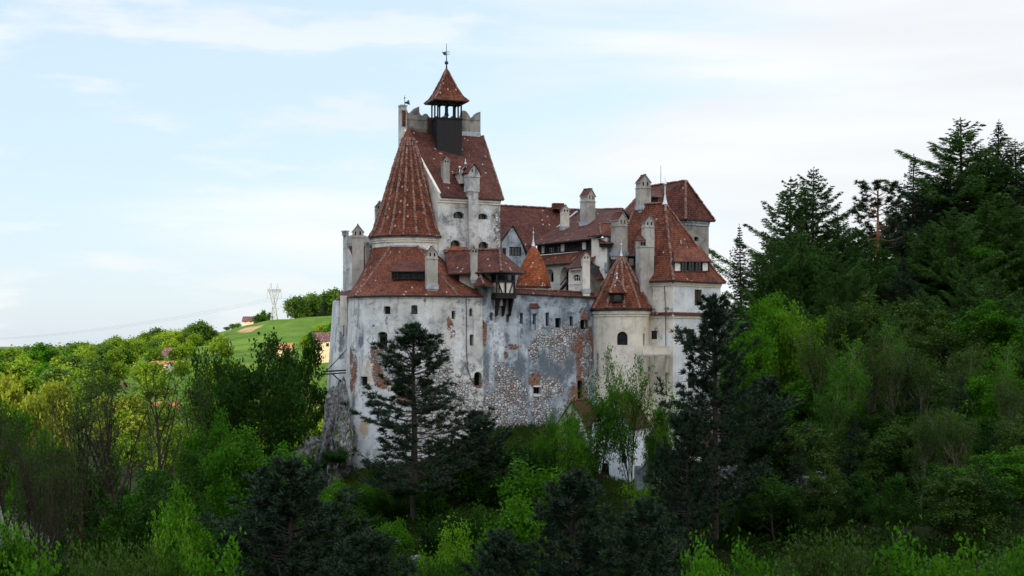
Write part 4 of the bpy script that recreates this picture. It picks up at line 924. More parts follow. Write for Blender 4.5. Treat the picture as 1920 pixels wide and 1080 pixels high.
for a, b in (((0, 0), (1, 0)), ((0, 0), (0, 1)), ((1, 0), (1, 1))):
    pa = o0+ou*ow*a[0]+ov*od*a[1]; pb = o0+ou*ow*b[0]+ov*od*b[1]
    for z in (0.0, h0*.62, h0-.2): mb.bar(pa+(0, 0, z+.1), pb+(0, 0, z+.1), .2, .24, mat=0)
    mb.obox(pa+(0, 0, h0*.62), pb-pa, unit(np.cross((0, 0, 1), pb-pa))*.05, (0, 0, h0*.36), 2)
for sx, sy in ((0, 0), (1, 0), (0, 1), (1, 1), (.5, 0)): mb.bar(o0+ou*ow*sx+ov*od*sy, o0+ou*ow*sx+ov*od*sy+(0, 0, h0), .26, mat=0)
mb.bar(o0+ou*.35+(0, 0, .2), o0+ou*.12*ow+ou*.0+(0, 0, h0*.62), .13, mat=0); mb.bar(o0+ou*ow*.30+(0, 0, .2)-ov*.03, o0+ou*ow*.08+(0, 0, h0*.62)-ov*.03, .14, mat=0); mb.bar(o0+ou*ow*.72+(0, 0, .2)-ov*.03, o0+ou*ow*.92+(0, 0, h0*.62)-ov*.03, .14, mat=0)
mb.obox(o0+ou*ow*.60-ov*.14+(0, 0, h0*.70), ou*.55, ov*.05, (0, 0, .7), 4)
mb.obox(o0-ou*.2-ov*.25-(0, 0, .55), ou*(ow+.4), ov*(od+.3), (0, 0, .5), 0)
oriel = mb.build('oriel', [M['timber'], M['plaster_white'], M['hole'], M['white_frame'], M['glass']], castle, CO); oriel['label'] = 'hanging black timber framed oriel with white panels on three brackets'
for k in (.12, .5, .88):
    mb = MB(); p = o0+ou*ow*k-(0, 0, .55); prism(mb, [p-ov*.15, p+ov*1.3, p+ov*1.3-(0, 0, 2.5), p+ov*.95-(0, 0, 2.4), p+ov*.15-(0, 0, .5)], ou*.24); mb.build('bracket', [M['timber']], oriel, CO)
c0, cl, cr, ct0, ct1 = P(907, 534, 197.7), P(888, 537, 199.4), P(927, 538.5, 199.2), P(899.5, 513, 200.6), P(914, 516, 202)
roof('porch_roof', [[cl, c0, ct0], [c0, cr, ct1, ct0]], [(c0, ct0)], oriel, 'tile_dark', .14, .16)
chimney(wing, 888.5, 521, 463, 14, 200.6, rz=.2, label='slim chimney between bastion roof and oriel roof')
roof('roof', [[P(832, 472, 206.4), P(915, 473, 209.5), P(905, 465, 211.6), P(848, 461, 209.0)]], [], wing, 'tile_orange')

# ======== hall east of the keep
mb = MB(); mb.obox((-2.0, 226, 2), (12, .3, 0), (0, 7, 0), (0, 0, 11), 0); hall = mb.build('hall', [M['plaster_grey_shade']], castle, CO)
h = [P(932, 486, 224.5), P(1002, 486, 224.5), P(1004, 459, 226.6), P(1086, 393.5, 234.0), P(932, 385, 233.0)]
mb_ = [(h[4], h[3])]
roof('roof', [h], mb_, hall, 'tile_dark', .16, .2)
mb = MB(); mb.bar(P(1003, 461, 226.2), P(1082, 396, 233.2), .45, .12, mat=0); mb.build('valley_flashing', [M['lead']], hall, CO)
mb = MB(); mb.cbox(P(1046, 394, 233.0), 1.8, 1.4, 1.1, .2, 0); slab(mb, [P(1038, 391, 232.0), P(1058, 391, 232.0), P(1052, 384, 233.0), P(1043, 384, 233.0)], .1, 0); mb.build('roof_vent', [M['tile_dark'], M['ridge'], M['tile_dark']], hall, CO)
A4, B4 = XY(940, 216.4), XY(990, 218.2)
pts = [(940, 520), (991, 520), (991, 481), (983, 452), (963, 424), (947, 447), (940, 456)]
w = Wall(Path([ray_plane(941, 500, A4, B4)[:2], ray_plane(990, 500, A4, B4)[:2]]), 6, lambda u: np.interp(np.asarray(u, float), [0, 1.75, 3.2, 4.05], [15.0, 17.55, 15.2, 12.9]))
w.window(955, 463, 977.5, 480, 'bars', 0, .3); w.window(942, 465, 949, 480, 'bars', 0, .3)
gable = w.build('gable', M['plaster_grey_shade'], castle, .3, .3, thick=.5); gable['label'] = 'grey gable wall between the keep and the small conical turret'
pk = ray_plane(962.5, 422.5, A4, B4)
roof('roof', [[ray_plane(940, 452, A4, B4)+(-.3, -.2, 0), pk+(0, -.2, .1), pk+(-.6, 5, .1), ray_plane(940, 452, A4, B4)+(-.9, 5, 0)], [ray_plane(992, 478, A4, B4)+(.1, -.2, -.2), ray_plane(992, 478, A4, B4)+(-.5, 5, -.2), pk+(-.6, 5, .1), pk+(0, -.2, .1)]], [], gable)

# ======== gallery wing round the courtyard
GA, GB = np.array((3.97, 225.6)), np.array((12.53, 212.9))
gp = Path([GA, GB]); w = Wall(gp, 13.65, 15.38); w.wins = []
for b in ((1027, 463, 1038, 475), (1041, 461, 1050, 473), (1064, 457, 1074, 469), (1078, 455, 1089, 467), (1101, 452, 1108, 464)): w.window(*b, 'glass', 0, .15)
gallery = w.build('gallery', M['timber'], castle, .5, .4); gallery['label'] = 'courtyard gallery with a black timber window band above white arcades'
gd = np.append(unit(GB-GA), 0); gn = np.array((gd[1], -gd[0], 0))
for a, b in ((1051, 1058.5), (1091, 1099), (1015, 1021)):
    mb = MB(); p, q = ray_plane(a, 465, GA, GB), ray_plane(b, 465, GA, GB); zt = 15.03; mb.obox(z3(p, 13.88)+gn*.03, z3(q, 13.88)-z3(p, 13.88), gn*.05, (0, 0, zt-13.88), 0); mb.bar(z3(p, 13.88)+gn*.11+gd*.25*(q[0]-p[0]), z3(p, zt)+gn*.11+(q-p)*(.1, .1, 0), .12, .1, mat=1)
    mb.build('timber_panel', [M['plaster_white'], M['timber']], gallery, CO)
e0, e1, r0, r1 = z3(GA, 15.28)-gd*1.2+gn*.8, z3(GB, 15.43)+gn*.8, P(1168, 391.5, 223.0), P(1086, 393.5, 235.0)
roof('roof', [[e0, e1+gd*2.2, r0, r1], [r0, r1, r1+(6, 3, -6), r0+(6, 3, -6)]], [(r1, r0)], gallery, 'tile_dark', .2, .2)
p0, p1 = z3(GA, 13.6)-gd*.6, z3(GB, 13.65)+gd*1.5
roof('pent_roof', [[p0+gn*2.0-(0, 0, 1.75), p1+gn*2.0-(0, 0, 1.75), p1, p0]], [], gallery, 'tile_red', .16)
aa, ab = GA+gn[:2]*1.4-gd[:2]*.5, GB+gn[:2]*1.4+gd[:2]*.5
w = Wall(Path([aa, ab]), 2, 11.82); w.window(1022, 504, 1038, 529, 'dark', 1, 1.2, name='arch'); w.window(1050, 500, 1069, 546, 'dark', 1, 1.2, name='arch')
w.build('arcade_wall', M['plaster_white'], gallery, .4, .4)
chimney(gallery, 1059, 428, 385, 16, 226.5, rz=.3, mat='plaster_cream', label='cream chimney on the valley between hall and gallery roofs')
chimney(gallery, 1102, 420, 354, 25, 224.0, rz=.75, label='tall grey chimney highest on the gallery roof')
mb = MB(); p, q = P(1050, 546, 213.5), P(1068, 524, 212.2); mb.bar(p, q, .3, .35); mb.bar(p+(0, 0, .9), q+(0, 0, .9), .12); mb.build('stair_rail', [M['timber']], gallery, CO)
mb = MB(); q0_ = P(1085, 560, 227); mb.obox(q0_, (11, -3, 0), (0, 3, 0), (0, 0, Zat(455, 227)-q0_[2]), 0); mb.build('rear_wall', [M['plaster_white']], gallery, CO)
# small conical turret
SC0 = XY(1000, 212.2); w = Wall(Path(arc(SC0, 2.25, 150, 390, 40)), 2, 8.4)
turret_s = w.build('stair_turret', M['plaster_white'], castle, .5, .5); turret_s['label'] = 'small stair turret with a bell shaped orange tile cone'
pt_roof(turret_s, SC0, [(2.62, 8.15), (2.42, 9.2), (1.95, 10.9), (1.35, 12.3), (.75, 13.5), (.3, 14.2), (.12, 14.5)], 14, 'tile_orange', ridges=False)
finial(turret_s, (SC0[0], SC0[1], 14.45), 2.6)
# little house in the courtyard
ha, hb, hc = XY(1066, 210.0), XY(1096, 207.8), XY(1114, 210.6)
w = Wall(Path([ha, hb]), 2, 10.45); w.window(1074, 515, 1088, 528, 'white', .6, .25); w.build('_', M['plaster_white'], castle, .4, .4)
yard_house = C.objects['_'] if '_' in C.objects else bpy.data.objects['_']; yard_house.name = 'yard_house'; yard_house.data.name = 'yard_house'; yard_house['label'] = 'small white courtyard house with one arched window'
w = Wall(Path([hb, hc]), 2, lambda u: np.interp(np.asarray(u, float), [0, 3.2], [9.9, 8.6])); w.window(1102, 530, 1106, 540, 'dark', 0, .2); w.build('side_wall', M['plaster_white'], yard_house, .4, .4)
mb = MB(); band(mb, Path([ha, hb]), 8.35, 8.5, .1); mb.build('sill_band', [M['plaster_cream']], yard_house, CO)
roof('roof', [[P(1061, 504, 209.2), P(1097, 499.5, 207.0), P(1098, 483, 210.6), P(1080, 486, 212.2)]], [], yard_house)
roof('side_roof', [[P(1101, 505, 207.6), P(1120, 524, 208.4), P(1142, 521, 211.2), P(1142, 488, 214.2), P(1110, 488, 212.2)]], [], yard_house)
chimney(yard_house, 1098, 545, 473, 16, 207.5, rz=.2, mat='plaster_white', label='white chimney at the corner of the courtyard house')
mb = MB(); p = P(1136, 506, 209.7); mb.cbox(p-(0, 0, .4), .35, .35, 1.5, .3, 0); mb.build('roof_stack', [M['lead']], yard_house, CO)
# stair tower next to it
ta, tb, tcn = XY(1109, 211.6), XY(1138, 209.6), XY(1152, 212.5)
w = Wall(Path([ta, tb]), 8, 15.3); w.window(1115, 446, 1121, 454.5, 'dark', 0, .3); stair_tower = w.build('stair_tower', M['plaster_white'], castle, .4, .4)
w = Wall(Path([tb, tcn]), 8, 15.3); w.build('side_wall', M['plaster_grey_shade'], stair_tower, .4, .4)
c1, c2, c3, c4 = P(1101, 443, 211.6), P(1127, 440.5, 208.9), P(1152, 445, 212.0), P(1124, 419, 213.0)
roof('roof', [[c1, c2, c4], [c2, c3, P(1152, 419, 215.5), c4]], [(c2, c4), (c4, P(1152, 419, 215.5))], stair_tower, 'tile_red', .18, .17)
mb = MB(); p = P(1124, 463, 209.2); mb.obox(p, (1.95, .35, 0), (0, 1, 0), (0, 0, .55), 1); slab(mb, [p+(-.1, -.3, .5), p+(2.1, .1, .5), p+(2.1, 1.6, 1.25), p+(-.1, 1.2, 1.25)], .1, 0); mb.build('lean_to', [M['tile_dark'], M['timber'], M['timber']], stair_tower, CO)
chimney(stair_tower, 1161, 476, 398, 27, 209.8, rz=.7, turn=False, label='wide pale chimney with a red gable cap above the gate turret')
roof('apron_roof', [[P(1105, 500, 210.5), P(1200, 500, 210.5), P(1196, 466, 216.0), P(1140, 476, 215.0)]], [], stair_tower, 'tile_red')
mb = MB(); p = P(1177, 504, 209.9); mb.obox(p, (1.4, 0, 0), (0, 1.2, 0), (0, 0, 2.0), 1); mb.obox(p+(.15, -.03, .5), (1.1, 0, 0), (0, .02, 0), (0, 0, 1.0), 3); slab(mb, [p+(-.3, -.4, 1.9), p+(1.6, -.4, 1.9), p+(1.6, 1.6, 3.1), p+(-.3, 1.6, 3.1)], .12, 0); mb.build('dormer', [M['tile_dark'], M['timber'], M['timber'], M['glass']], stair_tower, CO)

# ======== round gate turret
TC = np.array((15.99, 208.0)); TR = 4.12
w = Wall(Path(arc(TC, TR, 150, 385, 70)), -20, 4.75); w.window(1157, 621.5, 1177, 647, 'bars', 1, .35, 'arched window with a black frame'); w.window(1205.5, 625, 1209, 648, 'bars', 1, .35)
w.wear('dark', (1120, 690, 6, 40, .75), (1118, 600, 5, 30, .35), (1119, 740, 5, 30, .5)); w.wear('pale', (1180, 690, 30, 60, .4)); w.wear('ochre', (1117, 640, 5, 60, .4))
gate_turret = w.build('gate_turret', M['plaster_cream'], castle, .42, .42); gate_turret['label'] = 'round cream turret with a red tiled cone at the right end of the curtain wall'
cornice(gate_turret, TC, [(TR, 3.55), (TR+.1, 3.6), (TR+.1, 3.82), (TR+.22, 3.95), (TR+.22, 4.35), (TR-.1, 4.4)], mat='plaster_cream')
pt_roof(gate_turret, TC, [(4.78, 4.75), (4.15, 5.75), (2.9, 8.0), (.28, 12.35), (.1, 12.7)], 12, 'tile_red', r=.2)
finial(gate_turret, (TC[0], TC[1], 12.6), 2.3)
mb = MB(); q = P(1145, 566, 203.7); dw = 1.95
mb.obox(q+(.1, .05, .05), (dw-.2, 0, 0), (0, 1.5, 0), (0, 0, 1.35), 2); mb.obox(q+(.5, -.02, .2), (dw-1.0, 0, 0), (0, .06, 0), (0, 0, .75), 3); mb.obox(q, (.14, 0, 0), (0, .3, 0), (0, 0, 1.35), 2); mb.obox(q+(dw-.14, 0, 0), (.14, 0, 0), (0, .3, 0), (0, 0, 1.35), 2); mb.obox(q-(0, .03, 0), (dw, 0, 0), (0, .3, 0), (0, 0, .14), 2)
apx = q+(dw/2, 1.0, 3.35); e = [q+(-.3, -.45, 1.3), q+(dw+.3, -.45, 1.3), q+(dw+.3, 2.3, 1.3), q+(-.3, 2.3, 1.3)]
for k in range(4): slab(mb, [e[k], e[(k+1) % 4], apx], .1, 0)
ridge_line(mb, e[0], apx, .15); ridge_line(mb, e[1], apx, .15)
dr = mb.build('dormer', [M['tile_red'], M['ridge'], M['timber'], M['glass']], gate_turret, CO); finial(gate_turret, apx-(0, 0, .05), 1.1, r=.08, ball=.14)

# ======== corner house on the right
HA = np.array((23.1, 204.0)); HR = np.array((.7071, .7071)); HL = np.array((-.7071, .7071)); HBp, HCp = HA+HR*11.3, HA+HL*12.5
ZH = 8.75
w = Wall(Path([HA, HBp]), -22, ZH); w.window(1302.5, 543, 1316, 573, 'shutter', 0, .2); w.window(1286.5, 617, 1302, 644, 'bars', 0, .3); w.window(1326, 619, 1338, 645, 'bars', 0, .3); w.window(1290, 700, 1304, 728, 'bars', 0, .3)
w.wear('pale', (1300, 690, 40, 60, .5))
house = w.build('corner_house', M['plaster_sky_tint'], castle, .45, .45); house['label'] = 'big corner house at the right end under a steep hipped roof'
w = Wall(Path([HCp, HA]), -22, ZH); w.window(1220.5, 620, 1232, 636, 'bars', 0, .25); w.wear('pale', (1250, 640, 12, 18, 1.2), (1240, 575, 4, 12, .8), (1250, 555, 8, 20, .3)); w.wear('dark', (1228, 590, 10, 14, .6), (1232, 625, 14, 18, .4)); w.wear('stone', (1253, 580, 10, 7, .6)); w.wear('ochre', (1240, 560, 20, 20, .3))
w.build('side_wall', M['plaster_cream'], house, .4, .4)
mb = MB(); mb.face([z3(HBp, -22), z3(HBp+HL*12.5, -22), z3(HBp+HL*12.5, ZH), z3(HBp, ZH)], 0); mb.face([z3(HBp+HL*12.5, -22), z3(HCp, -22), z3(HCp, ZH), z3(HBp+HL*12.5, ZH)], 0); mb.build('rear_wall', [M['plaster_white']], house, CO)
mb = MB(); pr, pl_ = Path([HA, HBp]), Path([HCp, HA])
for p_ in (pr, pl_): band(mb, p_, ZH-.75, ZH-.5, .14); band(mb, p_, ZH-.5, ZH-.15, .26)
mb.build('cornice', [M['plaster_cream']], house, CO)
mb = MB()
for p_ in (pr, pl_): band(mb, p_, 3.35, 3.6, .12); band(mb, p_, 3.6, 3.8, .2)
mb.build('string_course', [M['plaster_cream']], house, CO)
mb = MB()
for p_ in (pr, pl_):
    us = np.linspace(0, p_.L, 3); x, y, nx, ny = p_.at(us)
    for i in range(2):
        a, b = np.array((x[i], y[i], 0)), np.array((x[i+1], y[i+1], 0)); n0 = np.array((nx[i], ny[i], 0)); slab(mb, [a+n0*.36+(0, 0, 3.8), b+n0*.36+(0, 0, 3.8), b+(0, 0, 4.2), a+(0, 0, 4.2)], .06)
mb.build('tile_ledge', [M['tile_dark'], M['ridge'], M['wood_dark']], house, CO)
ov_ = .55; EA, EB, EC, ED = z3(HA-(HR+HL)*ov_, ZH), z3(HBp+(HR-HL)*ov_, ZH), z3(HCp+(HL-HR)*ov_, ZH), z3(HBp+HL*12.5+(HL+HR)*ov_, ZH)
T1, T2 = P(1247, 380.5, 212.0), P(1193, 384, 216.2)
def flare(e, t, k, inn):  # point on a hip with a softer foot
    p = e+(t-e)*k; return p
ft = .16
def lerp(a, b, k, dz=0.0): return a+(b-a)*k+np.array((0, 0, dz))
A_, B_, C_, D_ = lerp(EA, T1, ft, -.35), lerp(EB, T1, ft, -.35), lerp(EC, T2, ft, -.35), lerp(ED, T2, ft, -.35)
roof('roof', [[EA, EB, B_, A_], [EC, EA, A_, C_], [A_, B_, T1], [C_, A_, T1, T2], [D_, C_, T2], [EB, ED, D_, B_], [B_, D_, T2, T1], [ED, EC, C_, D_]],
     [(EA, A_), (A_, T1), (EB, B_), (B_, T1), (EC, C_), (C_, T2), (T2, T1)], house, 'tile_red', .2, .2)
fl = P(1262, 509.5, 204.6); fr2 = P(1330, 508.5, 210.2)
def on_roof(px, py):   # right roof slope
    n = np.cross(B_-A_, T1-A_); d = np.array(((px-960)/F, 1, (HZ-py)/F)); t = (A_@n)/(d@n); return d*t
fl, fr2 = on_roof(1264, 510), on_roof(1329, 509)
bl, br2 = on_roof(1262, 470), on_roof(1312, 462)
shed_dormer(house, fl, fr2, 1.55, bl+(0, 0, .05), br2+(0, 0, .05), 5, .35, 'tile_red', white=(0, 4))
finial(house, T1, 4.2, r=.13, ball=.26)
chimney(house, 1206, 390, 328, 26, 215.6, rz=.35, label='chimney on the ridge end of the corner house roof')
mb = MB(); q = P(1209, 545, 207.3); mb.cbox(q-(0, 0, 2.2), 2.1, 1.9, Zat(452, 207.3)-q[2]+2.2, .3, 0); zt = Zat(452, 207.3); mb.cbox((q[0], q[1], zt-.95), 2.25, 2.05, .14, .3, 0); slab(mb, [np.array((q[0]-1.2, q[1]-1.4, zt)), np.array((q[0]+.1, q[1]-1.0, zt)), np.array((q[0]+.1, q[1]+.6, zt+.8)), np.array((q[0]-1.2, q[1]+.2, zt+.8))], .1, 1)
for k in (-.62, -.18): mb.obox((q[0]+k-.1, q[1]-1.16+k*.3, zt-.72), (.3, .09, 0), (0, .1, 0), (0, 0, .55), 2)
o_ = mb.build('chimney_base', [M['chimney'], M['tile_dark'], M['hole']], house, CO); o_['label'] = 'broad rendered base of the tall twin chimney'
chimney(house, 1215, 470, 405, 22, 207.6, rz=.3, flash=False, label='upper shaft of the tall chimney with brick showing')
mb = MB(); q = P(1226, 535, 206.6); mb.bar(q, P(1243, 462, 209.3), .35, .14); mb.build('flashing', [M['lead']], house, CO)
# balcony beside the turret
mb = MB(); p = P(1206, 668, 202.6); d = np.array((3.9, .4, 0)); n = np.array((.1, -1, 0)); mb.obox(p+(0, 1.4, 0), d, (0, -1.4, 0), (0, 0, .25), 0); mb.obox(p, d, (0, .16, 0), (0, 0, 1.35), 0); mb.obox(p-(0, .05, 0)+(0, 0, 1.35), d, (0, .3, 0), (0, 0, .14), 0)
for k in (.05, .45, .85): prism(mb, [p+d*k+(0, .1, 0), p+d*k+(0, 1.5, 0), p+d*k+(0, 1.5, -2.6), p+d*k+(0, 1.1, -2.3), p+d*k+(0, .5, -.9)], (.45, 0, 0))
o_ = mb.build('balcony', [M['plaster_cream']], house, CO)
mb = MB(); a = HA+HL*1.55; mb.tube([z3(a, 8.3)+(-.06, -.06, 0), z3(a+HL*-.35, 4.4)+(-.16, -.16, 0), z3(a+HL*-.4, -8)+(-.1, -.1, 0)], .05, 6); mb.build('cable', [M['iron']], house, CO)

# ======== back tower on the far right
K0 = XY(1284, 221.0); KR = unit(np.array((.80, .60))); KL = unit(np.array((-.88, .47))); KB, KC = K0+KR*5.2, K0+KL*11.0
w = Wall(Path([K0, KB]), 6, 19.0); w.window(1302, 444, 1310, 452, 'dark', 0, .5); back_tower = w.build('back_tower', M['masonry'], castle, .45, .45); back_tower['label'] = 'square stone tower at the back right with a hipped dark roof'
w = Wall(Path([KC, K0]), 6, 19.0); w.build('side_wall', M['masonry'], back_tower, .5, .5)
mb = MB()
for p_ in (Path([K0, KB]), Path([KC, K0])): band(mb, p_, 18.1, 18.5, .15); band(mb, p_, 18.5, 18.9, .3)
mb.build('cornice', [M['plaster_grey_shade']], back_tower, CO)
mb = MB()
for k in range(10): mb.obox(z3(K0, 8+k*1.05)-np.append((KR+KL)*.04, 0), np.append(KR, 0)*(.9 if k % 2 else .55), np.append(KL, 0)*(.55 if k % 2 else .9), (0, 0, .92), 0)
mb.build('quoin', [M['masonry']], back_tower, CO)
ea, eb, ec, ed = z3(K0-(KR+KL)*.6, 19.0), z3(KB+(KR-KL)*.6, 19.0), z3(KC+(KL-KR)*.6, 19.0), z3(KB+KL*11+(KL+KR)*.6, 19)
t1, t2 = P(1286, 338.5, 223.5), P(1216, 349.5, 229)
roof('roof', [[ea, eb, t1], [ec, ea, t1, t2], [ed, ec, t2], [eb, ed, t2, t1]], [(ea, t1), (eb, t1), (ec, t2), (t2, t1)], back_tower, 'tile_dark', .2, .2)
mb = MB(); q = P(1239, 348, 225.5); mb.tube([q, q+(0, 0, 3.2)], [.05, .03], 5); mb.build('antenna', [M['iron']], back_tower, CO)
mb = MB(); q = P(1216, 384, 217); mb.obox(q, (1.5, .3, 0), (0, 2, 0), (0, 0, 1.3), 1); slab(mb, [q+(-.4, -.5, 1.2), q+(2.1, 0, 1.2), q+(2.0, 2.5, 2.3), q+(-.2, 2.3, 2.3)], .12, 0); mb.build('dormer', [M['tile_dark'], M['timber'], M['timber']], back_tower, CO)

# wooden beam and struts at the left foot of the annex
mb = MB(); q = P(606, 697, 205.5); mb.bar(q, P(650, 694, 205.0), .22); mb.bar(P(604, 702, 205), P(648, 699, 204.4), .18); mb.bar(P(622, 700, 205), P(640, 716, 205), .15); mb.bar(P(655, 650, 206.5), P(612, 696, 205.5), .10)
mb.build('beam_stage', [M['timber']], annex, CO)

# ------------------------------------------------------------------ houses at the foot of the castle
def gable_house(name, label, a, b, depth, zb, ze, za, wall, tile, wins, arch=.0):
    """gable end from plan point a to b, running back 'depth'"""
    a, b = np.asarray(a, float), np.asarray(b, float); t = unit(b-a); n = np.array((-t[1], t[0])); org = np.array(((a[0]+b[0])/2, (a[1]+b[1])/2, zb)); root = empty(name, org, label, 'house')
    Lw = np.linalg.norm(b-a); w = Wall(Path([a, b]), zb-3, lambda u: np.interp(np.asarray(u, float), [0, Lw/2, Lw], [ze, za, ze]))
    for q in wins: w.window(*q)
    wo = w.build('wall', M[wall], root, .4, .4, org)
    mb = MB()
    for p in (a, b): mb.face([z3(p, zb-3), z3(p+n*depth, zb-3), z3(p+n*depth, ze), z3(p, ze)], 0)
    mb.face([z3(a+n*depth, zb-3), z3(b+n*depth, zb-3), z3(b+n*depth, ze), z3((a+b)/2+n*depth, za), z3(a+n*depth, ze)], 0); mb.build('wall', M[wall], root, org)
    m_ = (a+b)/2; sl = (za-ze)/(Lw/2); e = .45; f = .35
    pl = []
    for s_, p in ((-1, a), (1, b)): pl.append([z3(p+t*s_*e-n*f, ze-sl*e+.12), z3(p+t*s_*e+n*(depth+f), ze-sl*e+.12), z3(m_+n*(depth+f), za+.12), z3(m_-n*f, za+.12)])
    roof('roof', pl, [(z3(m_-n*f, za+.15), z3(m_+n*(depth+f), za+.15))], root, tile, .16, .16, org=org)
    return root
gable_house('chapel', 'blue white limewashed gabled house at the foot of the round gate turret, behind thin saplings', XY(1110, 192.3), XY(1183, 190.3), 8.5, -18.3, -11.2, -7.3, 'limewash', 'tile_dark', [(1140, 772, 1150, 790, 'bars', 1, .3), (1128, 868, 1142, 892, 'dark', 1, .4), (1165, 850, 1174, 868, 'bars', 1, .3)])
gable_house('gatehouse', 'cream gabled house tucked against the curtain wall, half hidden by leaves', XY(1045, 196.8), XY(1100, 195.2), 7.0, -17.5, -11.5, -8.3, 'plaster_cream', 'tile_dark', [(1056, 792, 1068, 812, 'bars', 0, .3)])
gable_house('outbuilding', 'pale rendered outbuilding below the corner house, seen through pine branches', XY(1232, 197), XY(1300, 193.6), 7.0, -20, -14.2, -11, 'plaster_white', 'tile_dark', [(1250, 850, 1262, 872, 'bars', 0, .3), (1276, 850, 1288, 872, 'bars', 0, .3)])
def low_wall():
    a, b = XY(1190, 187), XY(1392, 187); w = Wall(Path([a, b]), -26, lambda u: -16.4+0*np.asarray(u, float)); w.window(1330, 890, 1352, 930, 'dark', .8, .6, name='doorway'); w.wear('stone', (1300, 900, 60, 20, .6), (1380, 890, 40, 20, .7))
    org = np.array((*((a+b)/2), -22)); root = empty('terrace_wall', org, 'long low pale stone terrace wall running behind the tall right hand pine', 'wall'); w.build('wall', M['plaster_grey_shade'], root, .5, .5, org, thick=.5)
low_wall()
# ------------------------------------------------------------------ path, steps and railing in the park below
def park():
    Y = 176.0; p0 = P(1512, 918, Y); org = p0.copy()
    root = empty('stone_steps', org, 'short flight of stone steps with a black iron railing in the dark park, lower right', 'steps')
    mb = MB(); n = 7; top = P(1510, 893, Y+2.6)
    for k in range(n):
        mb.obox((p0[0], p0[1]+k*.37, p0[2]-.4), (2.3, 0, 0), (0, .40, 0), (0, 0, .4+(top[2]-p0[2])*(k+1)/n), 0)
    mb.build('steps', [M['masonry']], root, org)  # canopy shade put into the darker stone of steps and landing
    mb = MB(); mb.obox(top-(1.2, 0, .9), (4.4, .3, 0), (0, 7, 0), (0, 0, .9), 0); mb.build('landing', [M['plaster_grey_shade']], root, org)
    for nm, a, b in (('railing', p0+(2.35, 0, .15), top+(2.4, 0, .1)), ('railing', top+(2.4, .2, .1), top+(-1.6, 6.5, .9))):
        mb = MB(); mb.bar(a+(0, 0, 1), b+(0, 0, 1), .09); mb.bar(a+(0, 0, .15), b+(0, 0, .15), .06)
        for k in range(16): q = a+(b-a)*k/15; mb.bar(q, q+(0, 0, 1), .05)
        mb.build(nm, [M['iron']], root, org)
    b0 = P(1561, 926, 177); root2 = empty('utility_box', b0, 'small pale utility box standing right of the shaded stone steps', 'box'); mb = MB(); mb.cbox(b0, .85, .6, .95, .1, 0); mb.build('cabinet', [M['zinc']], root2, b0)
    mb = MB(); mb.cbox(b0+(0, 0, .95), .95, .7, .07, .1, 0); mb.build('lid', [M['lead']], root2, b0); mb = MB(); mb.cbox(b0-(0, 0, .7), .8, .55, .72, .1, 0); mb.build('plinth', [M['plaster_grey_shade']], root2, b0)
park()
